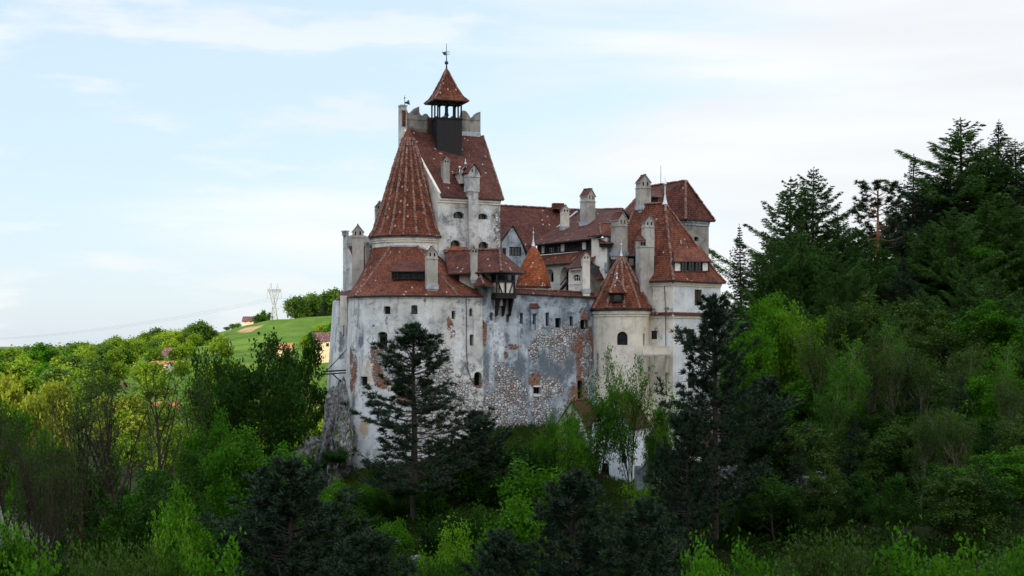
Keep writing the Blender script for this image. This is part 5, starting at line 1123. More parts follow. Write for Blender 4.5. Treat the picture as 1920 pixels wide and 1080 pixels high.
# ------------------------------------------------------------------ trees: mesh generators
class TM:
    """trunk tubes + leaf faces kept as arrays"""
    def __init__(s, seed): s.r = np.random.default_rng(seed); s.tv, s.tf, s.nt = [], [], 0; s.lv, s.nl = [], 0; s.tips = []
    def tube(s, pts, radii, sides):
        pts = np.asarray(pts); n = len(pts); d = np.gradient(pts, axis=0); d /= np.linalg.norm(d, axis=1)[:, None]+1e-9
        ref = np.where(np.abs(d[:, 2:3]) > .9, np.array([[1.0, 0, 0]]), np.array([[0, 0, 1.0]])); a = np.cross(d, ref); a /= np.linalg.norm(a, axis=1)[:, None]+1e-9; b = np.cross(d, a)
        t = np.linspace(0, 2*math.pi, sides, endpoint=False)
        ring = pts[:, None]+np.asarray(radii)[:, None, None]*(np.cos(t)[None, :, None]*a[:, None]+np.sin(t)[None, :, None]*b[:, None])
        s.tv.append(ring.reshape(-1, 3)); i = np.arange(n-1)[:, None]; k = np.arange(sides)[None]; k2 = (k+1) % sides
        f = np.stack((i*sides+k, i*sides+k2, (i+1)*sides+k2, (i+1)*sides+k), -1).reshape(-1, 4)+s.nt; s.tf.append(f); s.nt += n*sides
    def leaves(s, c, size, up=.7, asp=.62, flat=None):
        """one diamond leaf spray per centre"""
        n = len(c); nr = s.r.normal(size=(n, 3)); nr[:, 2] += up; nr /= np.linalg.norm(nr, axis=1)[:, None]
        q = s.r.normal(size=(n, 3)); t = np.cross(nr, q); t /= np.linalg.norm(t, axis=1)[:, None]+1e-9; b = np.cross(nr, t)
        L = (size*s.r.uniform(.65, 1.35, n))[:, None]; W = L*asp
        bend = nr*L*.18
        s.lv.append(np.stack((c-t*L*.5-bend, c-t*L*.05+b*W*.5, c+t*L*.5-bend, c+t*L*.05-b*W*.5), 1).reshape(-1, 3)); s.nl += n
    def needles(s, c, d, n, L, W, spread=.75):
        """tufts: n blades leaving each centre about direction d"""
        m = len(c); c = np.repeat(c, n, 0); d = np.repeat(d, n, 0); v = d+s.r.normal(size=(m*n, 3))*spread; v /= np.linalg.norm(v, axis=1)[:, None]+1e-9
        t = np.cross(v, s.r.normal(size=(m*n, 3))); t /= np.linalg.norm(t, axis=1)[:, None]+1e-9; l = (L*s.r.uniform(.6, 1.25, m*n))[:, None]
        s.lv.append(np.stack((c, c+v*l*.45+t*W, c+v*l, c+v*l*.45-t*W), 1).reshape(-1, 3)); s.nl += m*n
    def grow(s, p, d, L, r, lvl, P_):
        n = P_['seg'][lvl]; pts = [np.array(p)]; d = np.array(d, float); ds = []
        for k in range(n):
            d = d+s.r.normal(0, P_['wob'][lvl], 3); d[2] += P_['up'][lvl]; d /= np.linalg.norm(d); pts.append(pts[-1]+d*L/n); ds.append(d.copy())
        rad = np.linspace(r, r*P_['tap'], n+1); s.tube(pts, rad, P_['sides'][lvl])
        if lvl == P_['lv']: s.tips.append((np.array(pts), L)); return
        nc = P_['kids'][lvl]; t0 = P_['from'][lvl]; ph = s.r.uniform(0, 6.28)
        for k in range(nc):
            t = t0+(1-t0)*(k+s.r.uniform(.1, .9))/nc; i = min(n-1, int(t*n)); f = t*n-i; q = pts[i]+(pts[i+1]-pts[i])*f; ph += 2.4+s.r.normal(0, .35)
            ax = ds[i]; a = np.cross(ax, (.31, .2, .93)); a /= np.linalg.norm(a)+1e-9; b = np.cross(ax, a); side = math.cos(ph)*a+math.sin(ph)*b
            an = P_['ang'][lvl]*s.r.uniform(.75, 1.25); nd = ax*math.cos(an)+side*math.sin(an)
            s.grow(q, nd, L*P_['len'][lvl]*s.r.uniform(.7, 1.2)*(1.15-.5*t*P_.get('cone', .6)), max(.012, r*P_['rr'][lvl]*(1-.45*t)), lvl+1, P_)
        s.tips.append((np.array(pts[-2:]), L*.3))
    def meshes(s, name, leafm, barkm):
        V = np.concatenate(s.tv); Fa = np.concatenate(s.tf); zmax = max(V[:, 2].max(), max((l[:, 2].max() for l in s.lv), default=0)); out = []
        for nm, v, f, m in (('trunk', V, Fa, barkm), ('crown', np.concatenate(s.lv) if s.lv else np.zeros((0, 3)), None, leafm)):
            if f is None: f = np.arange(len(v)).reshape(-1, 4)
            me = bpy.data.meshes.new(name+'_'+nm); me.vertices.add(len(v)); me.vertices.foreach_set('co', (v/zmax).astype(np.float32).ravel())
            me.loops.add(f.size); me.loops.foreach_set('vertex_index', f.astype(np.int32).ravel()); me.polygons.add(len(f)); me.polygons.foreach_set('loop_start', np.arange(0, f.size, 4, dtype=np.int32))
            me.materials.append(m); me.update(calc_edges=True); 
            if nm == 'trunk': me.polygons.foreach_set('use_smooth', [True]*len(f))
            out.append(me)
        rad = np.percentile(np.hypot(out_xy(s, zmax)[:, 0], out_xy(s, zmax)[:, 1]), 97)
        return dict(trunk=out[0], crown=out[1], rad=float(rad))
def out_xy(s, z): return np.concatenate(s.lv)[:, :2]/z if s.lv else np.concatenate(s.tv)[:, :2]/z

L_ = dict
LEAF = dict(
 fresh=leaf_mat('fresh_leaves', (.020, .085, .003), (.078, .220, .008), .38), dark=leaf_mat('dark_leaves', (.007, .030, .002), (.030, .092, .006), .3),
 olive=leaf_mat('olive_leaves', (.018, .046, .006), (.058, .112, .016), .3), lime=leaf_mat('lime_leaves', (.045, .130, .005), (.135, .285, .014), .4),
 yellow=leaf_mat('yellow_leaves', (.13, .18, .012), (.30, .33, .04), .35), pine=leaf_mat('pine_needles', (.010, .024, .012), (.036, .064, .034), .06, .12),
 spruce=leaf_mat('spruce_needles', (.010, .026, .013), (.028, .058, .026), .08), larch=leaf_mat('larch_needles', (.018, .058, .010), (.060, .140, .022), .25), far=leaf_mat('valley_leaves', (.085, .165, .008), (.23, .33, .025), .34, .4), fardark=leaf_mat('valley_dark_leaves', (.035, .080, .014), (.10, .18, .028), .28, .35))
def broad(seed, leafm, barkm='bark', *, H=14.0, dens=9, lsize=.42, sparse=False, spread=1.0, trunk=.3, stems=1, up=.06, sp=.5):
    t = TM(seed); r = t.r
    P_ = dict(lv=3, seg=(8, 6, 5, 4), wob=(.06, .12, .16, .2), up=(.03, up, up, .04), tap=.35, sides=(8, 5, 4, 3), kids=(9 if not sparse else 11, 6, 5, 0), **{'from': (trunk, .22, .15, 0), 'ang': (.85*spread, .75, .7, .6), 'len': (.50, .52, .5, .5), 'rr': (.48, .5, .5, .5)})
    for k in range(stems):
        a = r.uniform(0, 6.28); lean = (0 if stems == 1 else .32)
        t.grow((.25*math.cos(a)*(stems > 1), .25*math.sin(a)*(stems > 1), 0), unit((lean*math.cos(a), lean*math.sin(a), 1)), H*r.uniform(.8, 1.0)*.9, H*(.021 if not sparse else .024) if stems == 1 else H*.015, 0, P_)
    for pts, L in t.tips:
        m = max(2, int(dens*r.uniform(.4, 1.5))); k = r.uniform(.15 if not sparse else .4, 1, m)*(len(pts)-1); i = np.minimum(k.astype(int), len(pts)-2); c = pts[i]+(pts[i+1]-pts[i])*(k-i)[:, None]
        t.leaves(c+r.normal(0, sp, (m, 3))*np.array([1, 1, .7]), lsize, .8)
    return t.meshes('tree', leafm, M[barkm])
def shrub(seed, leafm, dens=10, lsize=.28, stems=9, H=4.0, sp=.28, erect=.35):
    t = TM(seed); r = t.r
    P_ = dict(lv=2, seg=(6, 5, 4), wob=(.08, .15, .2), up=(.05, .07, .05), tap=.3, sides=(5, 4, 3), kids=(7, 4, 0), **{'from': (.2, .2, 0), 'ang': (.6, .7, .6), 'len': (.45, .5, .5), 'rr': (.5, .5, .5)})
    for k in range(stems):
        a = 6.28*k/stems+r.uniform(-.3, .3); ln = r.uniform(.1, 1)*erect*1.6; t.grow((.5*math.cos(a), .5*math.sin(a), 0), unit((ln*math.cos(a), ln*math.sin(a), 1)), H*r.uniform(.6, 1.0), H*.011, 0, P_)
    for pts, L in t.tips:
        m = max(2, int(dens*r.uniform(.4, 1.5))); k = r.uniform(0, 1, m)*(len(pts)-1); i = np.minimum(k.astype(int), len(pts)-2); c = pts[i]+(pts[i+1]-pts[i])*(k-i)[:, None]
        t.leaves(c+r.normal(0, sp, (m, 3)), lsize, .8)
    return t.meshes('shrub', leafm, M['bark'])
def pine(seed, H=20.0, base=.22, rmax=4.6, barkm='bark_pine', gap=.62, tuft=15, flat=.0, leafm='pine', nL=.42, prof=None, bare=.35):
    """black pine: whorls of level boughs with upturned ends, needles in tufts"""
    t = TM(seed); r = t.r; k = np.linspace(0, 1, 14); tr = np.stack((np.cumsum(r.normal(0, .02, 14))*H*.06, np.cumsum(r.normal(0, .02, 14))*H*.06, k*H), 1); t.tube(tr, np.linspace(H*.016, H*.0025, 14), 8)
    z = base*H; ph = 0
    while z < H*.985:
        f = (z-base*H)/(H*(1-base)); R_ = rmax*(prof(f) if prof else (min(1, .55+1.6*f)*(1-f)**.72)); n = r.integers(4, 7); ph += .7
        for j in range(n):
            a = ph+6.28*j/n+r.normal(0, .22); L = max(.4, R_*r.uniform(.5, 1.15)); q = np.array([np.interp(z, tr[:, 2], tr[:, 0]), np.interp(z, tr[:, 2], tr[:, 1]), z+r.normal(0, .12)])
            if r.random() < .12: continue
            hd = np.array((math.cos(a), math.sin(a), 0)); m = 6; u = np.linspace(0, 1, m); rise = (.10+.75*f)+r.normal(0, .08)
            pts = q+hd*(u*L)[:, None]+np.array((0, 0, 1.0))*((rise*u-.22*(1-f)*np.sin(u*3.1)+.20*u**3)*L)[:, None]+r.normal(0, .03*L, (m, 3))*u[:, None]
            t.tube(pts, np.linspace(.030+.012*L, .012, m), 4)
            sd = np.array((-hd[1], hd[0], 0)); nt = int(4+L*2.6); uu = r.uniform(bare, 1, nt)**.8
            for q_ in uu:
                b = np.array([np.interp(q_, u, pts[:, i]) for i in range(3)]); s_ = r.choice((-1, 1)); w = r.uniform(.25, 1.0)*L*.40*(1.15-q_*.75); d = unit(hd*.75+sd*s_*r.uniform(.4, 1.2)+np.array((0, 0, .25))); e = b+d*w
                t.tube([b, (b+e)/2+(0, 0, .03), e], [.016, .012, .008], 3)
                c = b+(e-b)*np.linspace(.35, 1, max(2, int(w/.28)))[:, None]; t.needles(c+r.normal(0, .05, c.shape), np.tile(unit(d*.6+np.array((0, 0, .75))), (len(c), 1)), tuft, nL, .030, .62)
            t.needles(pts[-1:], np.array([unit(pts[-1]-pts[-2]+(0, 0, .3))]), tuft+4, nL*1.1, .032, .5)
        z += gap*r.uniform(.75, 1.3)*(1.15-.45*f)
    t.needles(tr[-1:], np.array([[0, 0, 1.0]]), 14, nL*1.1, .03, .5)
    return t.meshes('pine', LEAF[leafm], M[barkm])
def spruce(seed, H=20.0, base=.06, rmax=3.4, droop=.35, dens=1.0, leafm='spruce', airy=False, barkm='bark'):
    t = TM(seed); r = t.r; k = np.linspace(0, 1, 12); bend = r.normal(0, .25, 2); tr = np.stack((k**2*bend[0], k**2*bend[1], k*H), 1); t.tube(tr, np.linspace(H*.013, .02, 12), 7); z = base*H; ph = 0
    while z < H*.985:
        f = (z-base*H)/(H*(1-base)); R_ = rmax*((1-f)**.92 if not airy else (1-f)**.8)*(.85+.15*math.sin(f*19))*(1 if not airy else min(1, .5+1.5*f)); n = r.integers(5, 8) if not airy else r.integers(3, 6); ph += 1.1
        for j in range(n):
            a = ph+6.28*j/n+r.normal(0, .25); L = max(.10, R_*r.uniform(.45, 1.2) * (1.5 if airy and r.random() < .15 else 1)); hd = np.array((math.cos(a), math.sin(a), 0)); m = 6; u = np.linspace(0, 1, m)
            q = np.array([np.interp(z, tr[:, 2], tr[:, 0]), np.interp(z, tr[:, 2], tr[:, 1]), z]); cur = (-droop*np.sin(u*1.9)+.42*u**2.2+.5*f*u) if not airy else (.30*u-.10*np.sin(u*3)+.15*u**2+.3*f*u)
            pts = q+hd*(u*L)[:, None]+np.array((0, 0, 1.0))*(cur*L)[:, None]; t.tube(pts, np.linspace(.02+.010*L, .010, m), 3)
            nt = max(3, int(L*(6.5 if not airy else 6.5)*dens)); uu = r.uniform(.12 if not airy else .18, 1, nt); b = np.stack([np.interp(uu, u, pts[:, i]) for i in range(3)], 1); sd = np.array((-hd[1], hd[0], 0)); s_ = r.choice((-1, 1), nt)[:, None]
            w = (r.uniform(.3, 1, nt)*L*.34*(1.1-uu*.8)+.03)[:, None]; d = hd*.7+sd*s_*r.uniform(.4, 1.1, (nt, 1))+np.array((0, 0, -.30 if not airy else -.12)); d /= np.linalg.norm(d, axis=1)[:, None]
            for g in (.3, .65, 1.0):
                c = b+d*w*g; dd = d+np.array((0, 0, -.35 if not airy else -.2)); t.needles(c, dd/np.linalg.norm(dd, axis=1)[:, None], 5, np.repeat(np.minimum(.36, .10+.16*w[:, 0]+.04*L), 5), .035 if not airy else .028, .45)
        z += (.50 if not airy else .62)*r.uniform(.8, 1.25)*(1.25-.75*f)
    t.needles(tr[-1:]-np.array([[0, 0, .2]]), np.array([[0, 0, 1.0]]), 6, .28, .02, .2)
    return t.meshes('spruce', LEAF[leafm], M[barkm])
def far_tree(seed, leafm, n=1700, tall=1.3, lsize=.85):
    """round crowned tree a kilometre away: trunk, limbs and leaf clumps"""
    t = TM(seed); r = t.r; H = 10.0; t.tube([(0, 0, 0), (.1, 0, 2.5), (0, .1, 6)], [.28, .2, .06], 5); K = 26
    c = r.normal(size=(K, 3)); c /= np.linalg.norm(c, axis=1)[:, None]; c *= (r.uniform(.35, 1, K)**.5)[:, None]*np.array((3.1, 3.1, 3.3*tall)); c[:, 2] += 5.6; c[:, 2] = np.maximum(c[:, 2], 1.6)
    for q in c[:9]: t.tube([(0, 0, 2.2), q*.5+np.array((0, 0, 2.0)), q], [.12, .08, .03], 3)
    i = r.integers(0, K, n); sz = r.uniform(.6, 1.35, K)[i][:, None]; t.leaves(c[i]+r.normal(size=(n, 3))*sz*np.array((.85, .85, .7)), lsize, .7); return t.meshes('valley_tree', leafm, M['bark'])

# ------------------------------------------------------------------ tree stock (one mesh pair each)
T = {}
T['dense'] = broad(11, LEAF['dark'], dens=22, lsize=.40, sp=.48); T['dense2'] = broad(12, LEAF['dark'], dens=24, lsize=.42, spread=1.1, sp=.48)
T['fresh'] = broad(13, LEAF['fresh'], dens=42, lsize=.38, sp=.46, trunk=.18); T['fresh2'] = broad(14, LEAF['fresh'], dens=42, lsize=.40, sp=.48, spread=1.15, trunk=.15)
T['olive'] = broad(15, LEAF['olive'], dens=42, lsize=.34, sp=.48, trunk=.18); T['olive2'] = broad(16, LEAF['olive'], dens=42, lsize=.34, sp=.48, spread=.95, trunk=.12)
T['lime'] = broad(17, LEAF['lime'], dens=38, lsize=.38, sp=.46, spread=.95, trunk=.15)
T['sparse'] = broad(18, LEAF['olive'], dens=4, lsize=.21, sparse=True, sp=.30, spread=.75, up=.12); T['sparse2'] = broad(19, LEAF['fresh'], dens=4, lsize=.22, sparse=True, sp=.28, spread=.8, up=.12, trunk=.35)
T['stems'] = broad(20, LEAF['olive'], dens=2.2, lsize=.20, sparse=True, sp=.28, stems=5, spread=.6, up=.12, trunk=.3)
T['pale'] = broad(26, LEAF['olive'], 'bark_pale', dens=15, lsize=.24, sparse=True, sp=.36, spread=.7, up=.12, trunk=.25); T['pale2'] = broad(27, LEAF['fresh'], 'bark_pale', dens=16, lsize=.26, sparse=True, sp=.36, spread=.75, up=.1, trunk=.2)
T['sapling'] = broad(21, LEAF['fresh'], H=10, dens=7, lsize=.26, sparse=True, sp=.24, stems=2, spread=.65, up=.12, trunk=.25); T['sapling2'] = broad(22, LEAF['fresh'], H=10, dens=6, lsize=.26, sparse=True, sp=.24, stems=3, spread=.6, up=.13, trunk=.2)
T['shrub'] = shrub(31, LEAF['fresh'], dens=26, lsize=.24); T['shrub2'] = shrub(32, LEAF['olive'], lsize=.17, dens=22, erect=.25); T['shrub3'] = shrub(33, LEAF['dark'], dens=30, lsize=.24); T['shrub4'] = shrub(34, LEAF['lime'], lsize=.20, dens=22)
T['pine'] = pine(41, rmax=6.0, gap=.60, tuft=15, base=.15, prof=lambda f: min(1, .6+2.4*f)*(1-f)**.66*(.85+.28*math.sin(f*17+1)), bare=.25); T['pine2'] = pine(42, rmax=6.0, base=.16, gap=.56, tuft=16, bare=.22, prof=lambda f: min(1, .6+1.6*f)*(1-f)**.7*(.85+.25*math.sin(f*21))); T['pine3'] = pine(43, H=13, rmax=5.0, base=.1, gap=.5, tuft=17, bare=.2); T['pine4'] = pine(45, H=12, rmax=4.4, base=.08, gap=.5, tuft=17, bare=.2)
T['scots'] = pine(44, H=18, base=.60, rmax=3.6, barkm='bark_orange', gap=.7, prof=lambda f: (.6+.9*f)*(1-f)**.5, bare=.4)
T['spruce'] = spruce(51, rmax=5.6, dens=.9); T['spruce2'] = spruce(52, rmax=4.4, dens=.8); T['larch'] = spruce(53, rmax=6.8, airy=True, leafm='larch', base=.10, dens=2.7); T['larch2'] = spruce(54, rmax=6.2, airy=True, leafm='larch', base=.08, dens=2.7)
for k_ in () : print('STOCK', k_, len(T[k_]['crown'].polygons), len(T[k_]['trunk'].polygons), round(T[k_]['rad'], 3))
T['far'] = far_tree(61, LEAF['far']); T['far2'] = far_tree(62, LEAF['far'], tall=1.0); T['far3'] = far_tree(63, LEAF['fardark'], tall=1.15); T['fary'] = far_tree(64, LEAF['yellow'], tall=1.05); T['farf'] = far_tree(65, LEAF['fresh'], tall=1.2, n=2200)

def plant(kind, name, x, y, H, label, cat='tree', group=None, width=None, rz=None, zb=None, lean=0.0):
    """a tree: Empty at its foot with trunk and crown as parts (mesh data shared between copies)"""
    t = T[kind]; z = gz(x, y)-.25 if zb is None else zb
    root = empty(name, (x, y, z), label, cat, group, rng.uniform(0, 6.28) if rz is None else rz); sx = H if width is None else width/2/t['rad']
    root.scale = (sx, sx, H); root.rotation_euler[0] = lean
    for part in ('trunk', 'crown'):
        o = bpy.data.objects.new(part if cat != 'shrub' else {'trunk': 'stem', 'crown': 'foliage'}[part], t[part]); C.objects.link(o); o.parent = root
    return root
def at_px(kind, name, px, top, Y, label, w=None, cat='tree', group=None, rz=None, base=None, lean=0.0):
    """foot on the land at column px and distance Y, crown tip reaching row 'top', w = crown width in rows"""
    x = (px-960)*Y/F; zb = gz(x, Y)-.25 if base is None else Zat(base, Y); H = max(1.0, Zat(top, Y)-zb)
    return plant(kind, name, x, Y, H, label, cat, group, None if w is None else w*Y/F, rz, zb, lean)
# ------------------------------------------------------------------ planting: the trees one can tell apart
at_px('pine', 'pine_tree', 778, 600, 173, 'tall dark pine standing alone before the castle wall on a long bare trunk', 240, rz=.4, base=968)
at_px('pine2', 'pine_tree', 1340, 545, 166, 'tall dark pine in front of the corner house, right of the white gabled house', 225, rz=2.0, base=1010)
at_px('pine3', 'pine_tree', 895, 765, 180, 'low dark pine against the rubble wall, just right of the lone tall pine', 140, rz=1.0)
at_px('pine3', 'pine_tree', 545, 850, 112, 'broad dark pine filling the bottom of the picture below the castle crag', 330, rz=.2)
at_px('pine4', 'pine_tree', 690, 985, 104, 'dark bushy pine at the bottom edge, right beside the broad pine below the crag', 230, rz=2.2)
at_px('pine4', 'pine_tree', 1075, 868, 116, 'dark bushy pine at the bottom centre below the cream gabled house', 230, rz=1.2)
at_px('pine3', 'pine_tree', 1205, 925, 112, 'dark pine at the bottom edge between the bright shrubs and the bottom centre pine', 220, rz=3.0)
at_px('pine4', 'pine_tree', 940, 985, 118, 'dark pine by the bottom edge among pale rocks, left of the bottom centre pine', 190, rz=4.0)
at_px('pine2', 'pine_tree', 1440, 700, 182, 'dark pine right behind the tall right hand pine, above the stone steps', 170, rz=4.2)
at_px('pine4', 'pine_tree', 1290, 760, 160, 'short dark pine hiding the outbuilding at the foot of the corner house', 150, rz=5.0)
# saplings before the small houses
at_px('sapling', 'sapling', 1115, 690, 181, 'thin leafy sapling before the white gabled house, left of its gable', 120, rz=.3)
at_px('sapling2', 'sapling', 1185, 640, 182, 'tallest thin sapling, rising in front of the round gate turret', 110, rz=1.3)
at_px('sapling', 'sapling', 1232, 700, 180, 'thin forked sapling between white gabled house and tall right hand pine', 100, rz=2.3)
at_px('sapling2', 'sapling', 1070, 770, 178, 'low leafy sapling before the cream gabled house', 110, rz=3.3)
at_px('shrub', 'shrub', 1000, 848, 168, 'bright green bush at the foot of the curtain wall rubble', 150, 'shrub')
at_px('shrub4', 'shrub', 1225, 885, 165, 'yellow green bush below the white gabled house', 110, 'shrub')
at_px('shrub', 'shrub', 960, 905, 152, 'green bush on the slope right of the lone pine trunk', 120, 'shrub')
at_px('shrub3', 'shrub', 880, 815, 184, 'dark bush at the wall foot right of the lone pine', 130, 'shrub'); at_px('shrub3', 'shrub', 960, 822, 187, 'dark bush at the wall foot left of the bright green bush', 120, 'shrub')
at_px('shrub3', 'shrub', 835, 850, 178, 'dark bush close behind the trunk of the lone pine', 110, 'shrub'); at_px('shrub3', 'shrub', 730, 850, 186, 'dark low bush at the bastion foot left of the lone pine', 90, 'shrub')
at_px('shrub', 'shrub', 640, 885, 178, 'green bush below the mossy foot of the crag', 80, 'shrub'); at_px('shrub4', 'shrub', 850, 965, 142, 'yellow green bush on the slope among pale rocks', 110, 'shrub')
# left: spring trees with open branches
at_px('stems', 'spring_tree', 78, 690, 126, 'almost bare tree with several dark leaning stems at the left edge', 190, rz=.5)
at_px('sparse', 'spring_tree', 150, 672, 132, 'slim thinly leaved tree with one straight dark trunk near the left edge', 150, rz=1.5)
at_px('sparse', 'spring_tree', 238, 655, 130, 'large thinly leaved tree with a fine fan of dark branches, third from the left edge', 230, rz=2.5)
at_px('sparse2', 'spring_tree', 300, 640, 168, 'open branched tree rising before the orange roofed houses', 150, rz=.9)
at_px('sparse2', 'spring_tree', 368, 660, 176, 'slender open tree left of the dense dark trees', 110, rz=4.0)
at_px('sparse', 'spring_tree', 20, 720, 140, 'thin leaved tree cut by the left edge of the picture', 130, rz=3.1)
at_px('dense', 'leafy_tree', 482, 612, 186, 'dense dark tree under the pylon hill, left one of the pair beside the crag', 175, rz=.7)
at_px('dense2', 'leafy_tree', 572, 622, 214, 'dense dark tree with a crooked trunk touching the crag', 115, rz=1.9)
at_px('dense', 'leafy_tree', 425, 655, 182, 'dark tree with a rounded top left of the pylon hill meadow', 110, rz=3.9)
at_px('fresh', 'leafy_tree', 505, 790, 150, 'bright fresh green tree above the broad bottom pine', 190, rz=.1)
at_px('fresh2', 'leafy_tree', 420, 815, 146, 'fresh green tree left of the bright green one', 150, rz=2.1)
at_px('fresh2', 'leafy_tree', 35, 745, 156, 'green round tree at the left edge behind the bare stems', 170, rz=3.4)
at_px('dense', 'leafy_tree', 335, 830, 150, 'dark tree behind the large thinly leaved tree', 150, rz=5.0)
at_px('dense2', 'leafy_tree', 130, 830, 150, 'dark round tree behind the slim thinly leaved tree', 150, rz=5.5)
at_px('dense2', 'leafy_tree', 560, 930, 135, 'dark leafy tree below the crag foot', 110, rz=.2)
at_px('dense', 'leafy_tree', 270, 880, 118, 'dark leafy tree low in the picture under the large thinly leaved tree', 170, rz=1.1)
at_px('fresh', 'leafy_tree', 330, 900, 110, 'fresh leafy tree low on the left above the bottom edge', 140, rz=4.4)
for px, top, Y, k, w, lab in ((170, 985, 84, 'shrub2', 170, 'grey green erect bush at the bottom edge, far left group'), (60, 1000, 90, 'shrub', 150, 'green bush at the bottom left corner'), (250, 990, 92, 'shrub2', 150, 'grey green bush with thin upright stems at the bottom edge'), (330, 945, 100, 'shrub4', 120, 'pale green bush left of the broad bottom pine'), (410, 985, 94, 'shrub', 140, 'green bush at the bottom edge left of the broad pine'), (5, 940, 104, 'shrub', 120, 'green bush cut by the left edge above the corner')):
    at_px(k, 'shrub', px, top, Y, lab, w, 'shrub')
# bottom right shrubs and young trees
for px, top, Y, k, w, lab in ((1330, 985, 100, 'shrub', 130, 'bright green bush at the bottom edge left of the right hand bushes'), (1415, 990, 98, 'shrub', 140, 'bright green bush at the bottom edge, below the stone steps'), (1520, 968, 100, 'shrub2', 170, 'pale thin twigged bush at the bottom edge, left in the row below the steps'), (1610, 975, 98, 'shrub2', 150, 'pale bush with upright stems in the middle of the bottom right row'), (1705, 968, 100, 'shrub', 180, 'largest light green bush in the bottom right row'), (1800, 990, 97, 'shrub', 160, 'light green bush at the right end of the bottom right row'), (1895, 985, 96, 'shrub', 130, 'green bush in the bottom right corner')):
    at_px(k, 'shrub', px, top, Y, lab, w, 'shrub')
# right hillside
at_px('spruce2', 'spruce_tree', 1390, 418, 252, 'small lone spruce against the sky, right behind the corner house', 120, rz=.2)
at_px('larch', 'larch_tree', 1522, 312, 262, 'airy larch with a pointed top, left one of the tall hillside conifers', 250, rz=.6)
at_px('larch2', 'larch_tree', 1478, 330, 268, 'wispy larch leaning over left of the pointed larch', 210, rz=2.2)
at_px('larch2', 'larch_tree', 1570, 395, 258, 'lower larch between the pointed larch and the orange trunked pine', 190, rz=4.2)
at_px('scots', 'pine_tree', 1646, 330, 262, 'pine with a bare orange trunk on the skyline of the right slope', 120, rz=1.2)
at_px('spruce', 'spruce_tree', 1711, 288, 272, 'pointed dark spruce right of the orange trunked pine', 190, rz=1.0)
at_px('larch', 'larch_tree', 1803, 218, 272, 'very tall larch with long spreading arms near the right edge', 300, rz=3.0)
at_px('spruce', 'spruce_tree', 1868, 222, 276, 'very tall dark spruce right of the long armed larch', 210, rz=2.0)
at_px('larch2', 'larch_tree', 1908, 258, 270, 'tall conifer cut by the right edge of the picture', 230, rz=5.0)
at_px('spruce', 'spruce_tree', 1765, 335, 270, 'dark spruce filling the gap under the long armed larch', 240, rz=2.9)
at_px('spruce2', 'spruce_tree', 1690, 640, 215, 'dark dead looking spruce low in the middle of the right wood', 110, rz=1.9)
for i, (px, top, Y, k, w, lab) in enumerate((
  (1425, 540, 222, 'fresh2', 150, 'fresh green tree right beside the corner house wall'), (1478, 560, 214, 'lime', 120, 'light yellow green tree right of the corner house'),
  (1395, 590, 210, 'fresh', 120, 'green tree just behind the tall right hand pine'), (1550, 560, 226, 'olive', 190, 'broad olive tree under the pointed larch'), (1640, 545, 232, 'olive2', 180, 'olive tree under the orange trunked pine'), (1600, 640, 212, 'olive', 190, 'olive tree in the middle of the right wood'),
  (1500, 690, 204, 'fresh', 150, 'green tree above the dark steps, left in the lower wood'), (1560, 740, 200, 'dense2', 160, 'dark tree above the stone steps'), (1720, 560, 226, 'olive2', 170, 'olive tree low under the pointed spruce'), (1790, 590, 216, 'olive', 190, 'dull green tree under the long armed larch'),
  (1870, 560, 220, 'fresh', 180, 'green tree near the right edge under the tall spruces'), (1840, 690, 192, 'fresh2', 200, 'large mid green tree on the right with light tips'), (1905, 640, 198, 'olive2', 150, 'mid green tree cut by the right edge'), (1760, 740, 196, 'dense', 180, 'dark tree deep in the right wood'),
  (1650, 750, 196, 'dense', 170, 'dark tree behind the utility box'), (1450, 790, 192, 'dense2', 140, 'dark tree left of the stone steps'), (1870, 830, 170, 'fresh', 190, 'mid green tree above the bottom right corner'), (1780, 870, 158, 'olive2', 160, 'dull tree above the bottom right row of bushes'), (1690, 460, 250, 'olive', 140, 'olive tree on the upper slope between orange trunk and spruce'),
  (1830, 450, 252, 'fresh2', 170, 'green tree high on the slope below the long armed larch'), (1600, 480, 250, 'dense', 120, 'dark tree high on the slope left of the orange trunk'), (1500, 470, 248, 'dense2', 150, 'dark tree high on the slope under the wispy larch'), (1750, 470, 250, 'dense', 150, 'dark tree high on the slope below the dark spruce'), (1900, 430, 250, 'olive', 130, 'olive tree high at the right edge'), (1440, 500, 246, 'dense', 90, 'dark tree between lone spruce and wispy larch'))):
    at_px(k, 'leafy_tree', px, top, Y, lab, w, rz=i*1.3)

for px, top, base, Y, w, lab in ((632, 838, 872, 192.5, 55, 'bush at the very foot of the crag'), (588, 852, 890, 192, 55, 'bush under the outer end of the crag')):
    at_px('shrub3', 'shrub', px, top, Y, lab, w, 'shrub', base=base)
for px, top, Y, k, w, lab in ((400, 642, 192, 'dense', 120, 'dark tree with a ragged top, left of the dense pair beside the crag'), (528, 640, 204, 'dense2', 120, 'dark tree between the dense pair beside the crag'), (190, 745, 160, 'sparse2', 120, 'open branched tree right of the slim straight trunk'), (385, 760, 160, 'fresh', 120, 'green tree left of the bright fresh one'), (70, 800, 148, 'fresh', 130, 'green tree filling the gap between the leaning stems'), (200, 830, 140, 'dense2', 120, 'dark green tree below the slim straight trunk'),
  (1705, 650, 196, 'spruce', 140, 'dark spruce among pale twigs in the middle of the right wood'), (1600, 770, 182, 'spruce', 120, 'dark spruce just right of the hidden stone steps'), (1500, 830, 176, 'spruce2', 110, 'dark spruce in front of the stone steps'), (1800, 700, 190, 'spruce', 140, 'dark spruce on the right below the long armed larch')):
    at_px(k, 'spruce_tree' if 'spruce' in k else 'leafy_tree', px, top, Y, lab, w)
